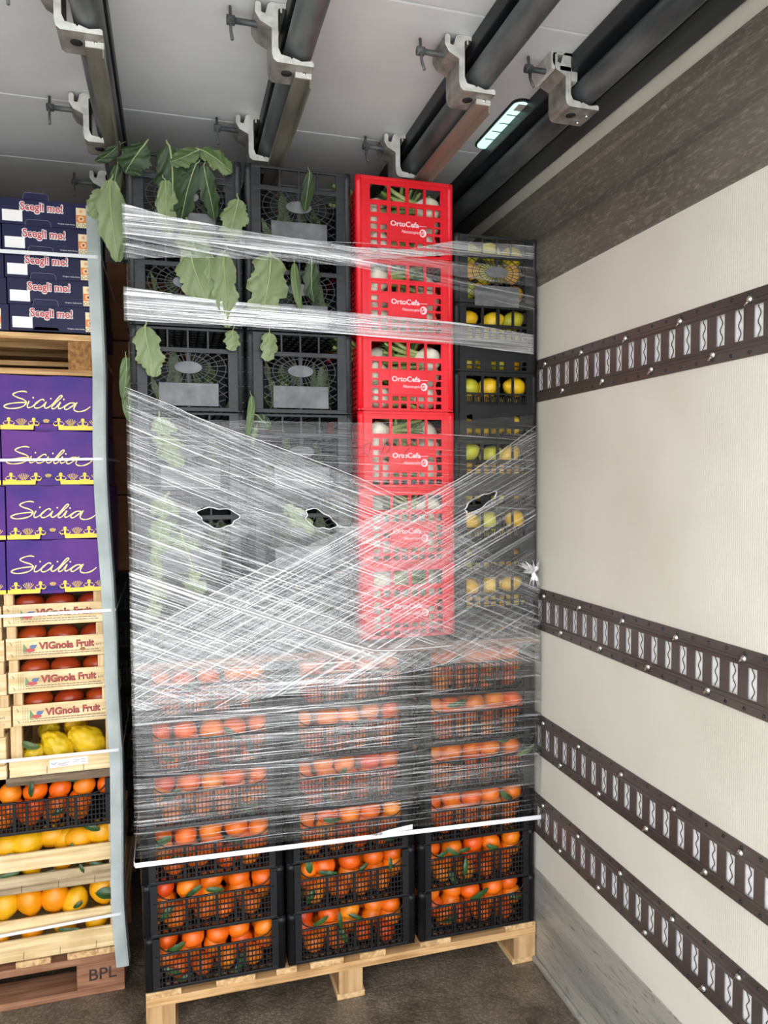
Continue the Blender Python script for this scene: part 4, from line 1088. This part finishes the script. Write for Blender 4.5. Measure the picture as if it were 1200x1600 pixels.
# ------------------------------------------------------------------ purple boxes
def purple_box(label, loc):
    t = thing('cardboard_box', label, 'box', loc, 'purple cardboard boxes')
    Wd, H, D = .2725, .1560, .38; n0, n1 = .086, .152
    m = MB()
    m.prism([(0, 0), (n0, 0), (n0+.003, .020), (n1-.003, .020), (n1, 0), (Wd, 0), (Wd, H-.004), (Wd*.6, H), (Wd*.42, H-.003), (0, H)], 0, .004)
    m.box(0, .004, .004, D, 0, H-.004); m.box(Wd-.004, Wd, .004, D, 0, H-.004); m.box(0, Wd, D-.004, D, 0, H-.004); m.box(.004, Wd-.004, .004, D-.004, .001, .005)
    m.build('body', 'purple', t)
    m = MB(); m.prism([(n0+.003, -.002), (n0+.004, .019), (n1-.004, .019), (n1-.003, -.002)], .0045, .006); m.build('tab_recess', 'purple', t)
    # crown border
    m = MB(); y0, y1 = -.0006, -.0001
    m.prism([(0, .001), (n0-.001, .001), (n0+.001, .013), (0, .013)], y0, y1); m.prism([(n1+.001, .001), (Wd, .001), (Wd, .013), (n1-.001, .013)], y0, y1)
    for cx_ in (.022, .087, .153, .218, .28):
        if cx_ > Wd-.004: continue
        m.disc(cx_, .0305, .0048, .0048, y0, y1, 12); m.prism([(cx_-.0035, .013), (cx_+.0035, .013), (cx_+.0014, .027), (cx_-.0014, .027)], y0, y1)
        m.ribbon([(cx_-.011, .0235), (cx_-.004, .0255), (cx_+.004, .0255), (cx_+.011, .0235)], .0018, y0, y1)
        for s in (-1, 1):
            m.ribbon(catmull([(cx_+s*.004, .0145), (cx_+s*.010, .0135), (cx_+s*.014, .0185), (cx_+s*.0135, .0215)], 4), [.004-.00025*q for q in range(13)], y0, y1)
    for cx_ in (-.0105+.0, .0545, .120, .1855, .2505):
        for i in range(-3, 4):
            a = i*.27
            if cx_-.02 < 0: continue
            x0_, z0_ = cx_+.006*math.sin(a)*1.2, .013+.0015
            if n0 < cx_ < n1 and False: continue
            z0_ = .014 if not (n0 < cx_ < n1) else .021
            q_ = .0180 if not (n0 < cx_ < n1) else .010
            m.ribbon([(cx_+.006*math.sin(a), z0_), (cx_+q_*math.sin(a)*1.05, z0_+q_*math.cos(a))], [.0006, .0016], y0, y1)
            m.disc(cx_+q_*math.sin(a)*1.05, z0_+q_*math.cos(a), .0010, .0010, y0, y1, 6)
    m.build('crown_border', 'yellow', t)
    sc = 1/7.5; X = lambda u: (u*sc-2)*.00176+.004; Z = lambda v: (82-v*sc)*.00187
    strokes = [
        [(305, 185), (262, 175), (195, 186), (146, 214), (185, 242), (262, 270), (291, 300), (262, 342), (195, 366), (110, 374), (58, 362), (45, 346), (90, 324), (180, 308), (285, 301)],
        [(325, 285), (302, 335), (310, 360), (350, 350), (400, 312), (455, 268), (486, 266), (490, 282)], [(455, 268), (405, 300), (380, 338), (390, 362), (430, 360), (480, 332), (518, 288)],
        [(518, 288), (495, 335), (502, 362), (540, 352), (600, 300), (670, 222), (692, 213), (690, 235), (610, 310), (576, 350), (588, 368), (625, 352), (678, 288)],
        [(678, 288), (655, 335), (655, 364), (690, 356), (750, 318), (800, 297), (842, 300)], [(842, 300), (790, 297), (738, 330), (720, 362), (748, 372), (800, 340), (868, 290)],
        [(868, 290), (836, 340), (828, 372), (855, 392), (905, 394), (965, 374), (1018, 335)]]
    m = MB()
    for k, s in enumerate(strokes):
        pl = catmull([(X(u), Z(v)) for u, v in s], 5)
        wmax = .0037; m.ribbon(pl, [wmax*(.62+.38*abs(math.sin(.35*i+k))) for i in range(len(pl))], y0, y1)
    for (u, v) in ((370, 245), (568, 252), (715, 258)): m.disc(X(u), Z(v), .0022, .0025, y0, y1, 10)
    m.build('script_lettering', flat_y, t)
    return t
flat_y = flat('pale_yellow_print', (250, 226, 150), .5)
pb = None
for i, x in enumerate((-.4685, -.4665, -.4585, -.4615)):
    z = 1.6955-.1572*i
    lab = f'purple cardboard box with Sicilia lettering, {["topmost", "second from the top", "third from the top", "bottom"][i]} of its stack'
    if pb is None: pb = purple_box(lab, (x, YL, z))
    else: dup(pb, (x, YL, z), lab)
    dup(pb, (x-.277, YL+.003, z), f'purple box cut off by the left picture edge, {RN[i] if i < 3 else RN[4]} of its stack')

# ------------------------------------------------------------------ printed wooden crates of persimmons
def per_crate(label, loc):
    t = thing('wooden_crate', label, 'crate', loc, 'printed wooden crates of persimmons')
    Wd, D = .272, .36
    MB().box(0, Wd, 0, .004, .001, .0625, c=.0008).build('front_slat', 'woodl', t)
    MB().box(0, Wd, D-.004, D, .001, .0625).build('back_slat', 'woodl', t)
    for s in (0, 1): MB().box(0 if s == 0 else Wd-.004, .004 if s == 0 else Wd, .004, D-.004, .001, .0625).build('side_slat', 'woodlz', t)
    MB().box(.004, Wd-.004, .004, D-.004, .001, .004).build('bottom', 'woodl', t)
    for x in (.002, Wd-.030):
        for y in (.0045, D-.03): MB().box(x, x+.024, y, y+.022, .004, .0965, c=.001).build('corner_post', 'woodlz', t)
    text('VIGnola', .086, .180, .0265, .0485, -.0002, 'ink', 'ink_outline', t, off=.045, thick=.0002)  # dark printed outline around the red letters
    text('VIGnola', .087, .179, .0275, .0475, -.0005, 'vred', 'brand_lettering', t, off=.022)
    text('Fruit', .188, .237, .0275, .0495, -.0002, 'ink', 'ink_outline', t, off=.045, thick=.0002)
    text('Fruit', .189, .236, .0285, .0485, -.0005, 'vred', 'brand_lettering', t, off=.022)
    text('s.r.l.', .242, .257, .030, .037, -.0002, 'ink', 'small_print', t, off=.01)
    m = MB()
    for i, z in enumerate((.018, .0115)):
        x = .045
        rnd = random.Random(i)
        while x < .245:
            w = rnd.uniform(.003, .012); m.box(x, x+w, -.0006, -.0002, z, z+.0022); x += w+.0018
    for i in range(3):
        z = .010
        while z < .052:
            w = .006; m.box(.0265+i*.006, .0275+i*.006, -.0006, -.0002, z, z+w); z += w+.002
    m.build('small_print', 'greyink', t)
    m = MB(); m.prism([(.044, .022), (.046, .047), (.058, .028), (.056, .022)], -.0006, -.0001, 0)
    m.disc(.063, .0265, .014, .0055, -.0007, -.0001, 14, 1); m.disc(.071, .036, .009, .006, -.0009, -.0001, 12, 2); m.prism([(.066, .041), (.084, .042), (.077, .034)], -.0011, -.0001, 2)
    m.build('logo', ['vgreen', 'vred', 'vblue'], t)
    m = MB()
    for x, z in ((.012, .048), (.014, .014)): m.ribbon([(x-.002, z+.004), (x+.003, z-.002), (x+.002, z-.006)], .0012, -.0008, 0)
    m.build('staple', 'ink', t)
    return t
pc = None
ON = ['topmost', 'second from the top', 'third from the top', 'bottom']
for i, (x, z) in enumerate(((-.475, 1.1305), (-.470, 1.033), (-.4665, .9355), (-.457, .838))):
    lab = f'wooden crate of persimmons with red lettering, {ON[i]} of four'
    if pc is None: pc = per_crate(lab, (x, YL, z))
    else: dup(pc, (x, YL, z), lab)
    if i == 1:
        kn = MB().disc(.205, .022, .0075, .005, -.0016, .001, 12).build('wood_knot', 'chip', [q for q in bpy.data.objects if q.name.startswith('wooden_crate') and q.get('label') == lab][0])
    dup(pc, (x-.278, YL+.004, z-.004), f'wooden persimmon crate cut off at the left picture edge, {ON[i]} of four')
    for k in range(3):
        t = thing('persimmon', f'red-orange persimmon {ORD[k]} from the left in the {ON[i]} printed wooden crate', 'persimmon', (x+.058+.088*k+random.uniform(-.003, .003), YL+.062, z+.0560), 'persimmons in the wooden crates')
        o = bpy.data.objects.new('fruit_body', PER); COL.objects.link(o); o.parent = t; o.rotation_euler = (random.uniform(-.3, .3), random.uniform(-.2, .2), random.uniform(0, 3))
        t.scale = (1, 1, 1)

# ------------------------------------------------------------------ slatted wooden crates
def slat_crate(label, loc, Wd, D, H, slats, mats, nails=True, posts=True, right_only=False):
    t = thing('wooden_crate', label, 'crate', loc, None)
    for (z0, z1), mt in zip(slats, mats):
        for y in (0, D-.008): MB().box(0, Wd, y, y+.008, z0, z1, c=.0012).build('slat', mt, t)
    for (z0, z1), mt in zip(slats, mats):
        for x in (0, Wd-.007): MB().box(x, x+.007, .009, D-.009, z0, z1).build('side_slat', 'woodlz', t)
    MB().box(.007, Wd-.007, .009, D-.009, .001, .008).build('bottom', 'woodl', t)
    if posts:
        for x in (.006, Wd-.034):
            for y in (.009, D-.035): MB().box(x, x+.028, y, y+.022, .008, H-.001, c=.001).build('corner_post', 'woodlz', t)
    if nails:
        m = MB()
        for k in range(3):
            x = Wd-.075-.10*k
            for (z0, z1) in slats[:1]: m.ribbon([(x, z0+.002), (x+.001, z0+.024)], .0013, -.0006, .0002)
        m.build('nail_mark', 'ink', t)
    return t
# citron crate
t = slat_crate('wooden crate of knobbly yellow citrons with a small white sticker', (-.4705, YL, .6890), .275, .36, .148, [(.001, .050)], ['woodl'], posts=False)
for x in (.004, .275-.012):
    for y in (.009, .33): MB().box(x, x+(.030 if x < .1 else .008), y, y+.022, .008, .148, c=.001).build('corner_post', 'woodlz', t)
MB().box(-.01, .28, .001, .05, -.026, -.001, c=.002).build('weathered_board', 'woodd', t)
m = MB(); m.prism([(.108, .018), (.212, .022), (.212, .044), (.108, .042)], -.0012, -.0004, 0)
for (x, z, w) in ((.130, .030, .012), (.146, .0305, .016), (.132, .0265, .02), (.172, .034, .018), (.172, .030, .012), (.192, .036, .014), (.194, .028, .012), (.132, .023, .026)): m.box(x, x+w, -.0015, -.0012, z, z+.0014, 1)
m.ribbon(catmull([(.112, .034), (.117, .029), (.123, .030), (.127, .034)], 3), .002, -.0015, -.0012, 2)
m.build('sticker', ['white', 'greyink', 'vblue'], t)
for k, (x, z, rot, sc) in enumerate(((.058, .062, (0, R(60), 0), .72), (.122, .078, (0, R(-38), 0), 1.0), (.208, .086, (0, R(-52), .2), 1.08), (.09, .105, (.8, R(20), 0), .8), (.165, .11, (.9, R(-30), 0), .85))):
    o = fruit(CIT[k % 2], 'citron', ['small knobbly citron at the left of the citron crate', 'knobbly yellow citron in the middle of the citron crate', 'largest citron, greenish yellow with dark specks, at the right', 'citron lying behind at the left of the citron crate', 'citron lying behind at the right of the citron crate'][k], 'citron', 'citrons in the wooden crate', (-.4705+x, YL+(.052 if k < 3 else .13), .689+z-.014), rot); o.scale = (sc, sc, sc)
leaf('citrus_leaf', 'green leaf lying on the small citron in the wooden crate', 'leaf', None, (-.4705+.030, YL+.012, .689+.098), .055, .026, ['leafm', 'stem'], (0, -1.25, 0), n=10, bend=.3, seed=3, stalk=.004)
# neighbouring crate at the left picture edge
slat_crate('plain wooden crate cut off at the left edge, beside the citron crate', (-.4705-.29, YL-.006, .6890), .284, .36, .17, [(.001, .040), (.046, .122)], ['woodl', 'woodl'])
# black crate with oranges
loc = (-.588, YL, .5180); t = dup(proto, loc, 'black crate of oranges in the left load, between wooden crates'); t['group'] = 'black crates of oranges'
t.scale = (1.07, 1, .95)
for i in range(6):
    fruit(ORM[i % 3], 'orange', f'orange {ORD[i]} from left in the open gap of the left load black crate', 'orange', 'oranges in the black crate of the left load', (-.598+.052+.068*i, YL+.045, .518+.110))
    if i < 5: fruit(ORM[(i+1) % 3], 'orange', f'orange {ORD[i]} from left behind the upper mesh, left load black crate', 'orange', 'oranges in the black crate of the left load', (-.62+.08+.063*i, YL+.047, .518+.066))
    if i < 5: fruit(ORM[(i+1) % 3], 'orange', f'orange {ORD[i]} from left behind the lower mesh, left load black crate', 'orange', 'oranges in the black crate of the left load', (-.62+.06+.066*i, YL+.056, .518+.036))
for (u, v, L, w, a, wh) in ((48, 1222, .045, .018, -.05, 'hanging over the rim at the left'), (95, 1212, .05, .022, -1.2, 'lying behind the second orange'), (100, 1262, .04, .02, 1.0, 'behind the mesh')):
    leaf('citrus_leaf', f'green leaf in the left load black crate, {wh}', 'leaf', None, pxy(u, v, YL+(-.002 if 'hanging' in wh else .012)), L, w, ['citleaf', 'stem'], (0, a, 0), n=10, bend=.2, seed=2, stalk=.004)
# two lemon crates
c2 = slat_crate('weathered wooden crate of yellow fruit directly under the black crate', (-.602, YL, .3440), .430, .38, .172, [(.000, .052), (.067, .118)], ['woodw', 'woodl'])
c1 = slat_crate('lowest wooden crate of yellow lemons on the reddish pallet', (-.602, YL, .1420), .430, .38, .200, [(.001, .064), (.088, .124)], ['woodl', 'woodl'])
for k, (x, z, nm) in enumerate(((.125, .144, 'cut off at the left'), (.185, .146, 'large round one'), (.250, .150, 'greenish one'), (.290, .136, 'small one low'), (.330, .140, 'orange-toned one'), (.392, .152, 'one at the guard'))):
    o = fruit(BLE[k % 2], 'lemon', f'yellow fruit, {nm}, in the weathered wooden crate', 'lemon', 'yellow fruit in the weathered crate', (-.62+x, YL+.055+.02*(k in (2, 3)), .344+z-.018), (random.uniform(-.4, .4), R(90), random.uniform(-.3, .3))); o.scale = (1.25,)*3
for k, (x, z, nm) in enumerate(((.118, .160, 'leftmost'), (.185, .163, 'second from left'), (.255, .160, 'tilted one'), (.310, .138, 'low one under the leaf'), (.392, .168, 'one at the guard'))):
    o = fruit(BLE[(k+1) % 2], 'lemon', f'yellow lemon, {nm}, in the lowest wooden crate', 'lemon', 'lemons in the lowest wooden crate', (-.62+x, YL+.050, .142+z-.008), (random.uniform(-.3, .3), random.uniform(-.6, .6), 0)); o.scale = (1.22,)*3
for (z0, nm) in ((.344, 'weathered'), (.142, 'lowest')):
    for k in range(4):
        o = fruit(BLE[k % 2], 'lemon', f'yellow fruit {ORD[k]} from left behind the slats of the {nm} wooden crate', 'lemon', f'fruit behind the slats of the {nm} wooden crate', (-.62+.10+.09*k, YL+.055, z0+.062), None)
for k, (u, v, L, w, a, wh) in enumerate(((150, 1396, .075, .045, -1.4, 'broad dark one over the lemons, lowest wooden crate'), (128, 1408, .03, .018, .9, 'small one beside the broad one, lowest wooden crate'), (30, 1362, .08, .02, 1.4, 'long one in the slat gap of the weathered crate'), (95, 1360, .08, .018, 1.45, 'middle one in the slat gap of the weathered crate'),
        (140, 1348, .04, .018, -1.3, 'right one in the slat gap of the weathered crate'), (125, 1350, .030, .012, -.3, 'hanging over the weathered slat'), (112, 1318, .022, .016, 0, 'small one beside the orange-toned fruit'), (130, 1290, .05, .026, -1.2, 'upper one behind the orange-toned fruit'),
        (20, 1470, .07, .018, 1.45, 'left one in the lowest slat gap'), (90, 1453, .06, .018, -1.5, 'middle one in the lowest slat gap'), (20, 1335, .06, .014, 1.3, 'thin one under the fruit at left'))):
    leaf('citrus_leaf', f'dark citrus leaf, {wh}', 'leaf', None, pxy(u, v, YL-.003 if 'hanging' in wh else YL+.011), L, w, ['citleaf', 'stem'], (0, a, 0), n=10, bend=.2, seed=k, stalk=.003)

# ------------------------------------------------------------------ loads farther in, added to darken the gap and block the lit far wall
NUM = ['first', 'second', 'third', 'fourth', 'fifth', 'sixth', 'seventh', 'eighth', 'ninth', 'tenth', 'eleventh', 'twelfth', 'thirteenth', 'fourteenth', 'fifteenth']
for i in range(7):
    dup(proto, (-.34, 3.05, .14+i*.150), f'rear black crate added to darken the gap, {NUM[i]} counted up from its pallet', 'rear black crates added to darken the gap')
bx_ = None
for k, (x, y, z, nm) in enumerate([(-.35, 3.05, 1.195+.30*i, f'brown carton on the rear black crates, {NUM[i]} from below') for i in range(4)]+[(-.36, 3.50, .002+.30*i, f'brown carton added behind the rear crates to block light, {NUM[i]} from the floor') for i in range(8)]):
    if bx_ is None:
        bx_ = thing('carton', nm, 'box', (x, y, z), 'brown cartons deep in the gap')
        MB().box(0, .42, 0, .38, .001, .296, c=.004).build('body', 'carton', bx_)
        MB().box(.19, .235, -.001, .379, .05, .2975).build('packing_tape', 'woodl', bx_)
    else: dup(bx_, (x, y, z), nm)
tt = thing('pallet', 'pallet in the dark gap under the rear black crates', 'pallet', (-.36, 3.03, 0))
for x in (0, .35, .73): MB().box(x, x+.09, 0, .42, 0, .10).build('block', 'woodb', tt)
MB().box(0, .82, 0, .42, .10, .138).build('deck_board', 'woodpy', tt)

dup(c2, (-1.036, YL, .3440), 'weathered slatted crate outside the left picture edge, under the outer boxes')
dup(c1, (-1.036, YL, .1420), 'lowest slatted crate outside the left picture edge, on the reddish pallet')
o = dup(proto, (-1.02, YL, .5180), 'black crate outside the left picture edge, under the outer wooden crates', 'black crates of oranges'); o.scale = (1.07, 1, .95)
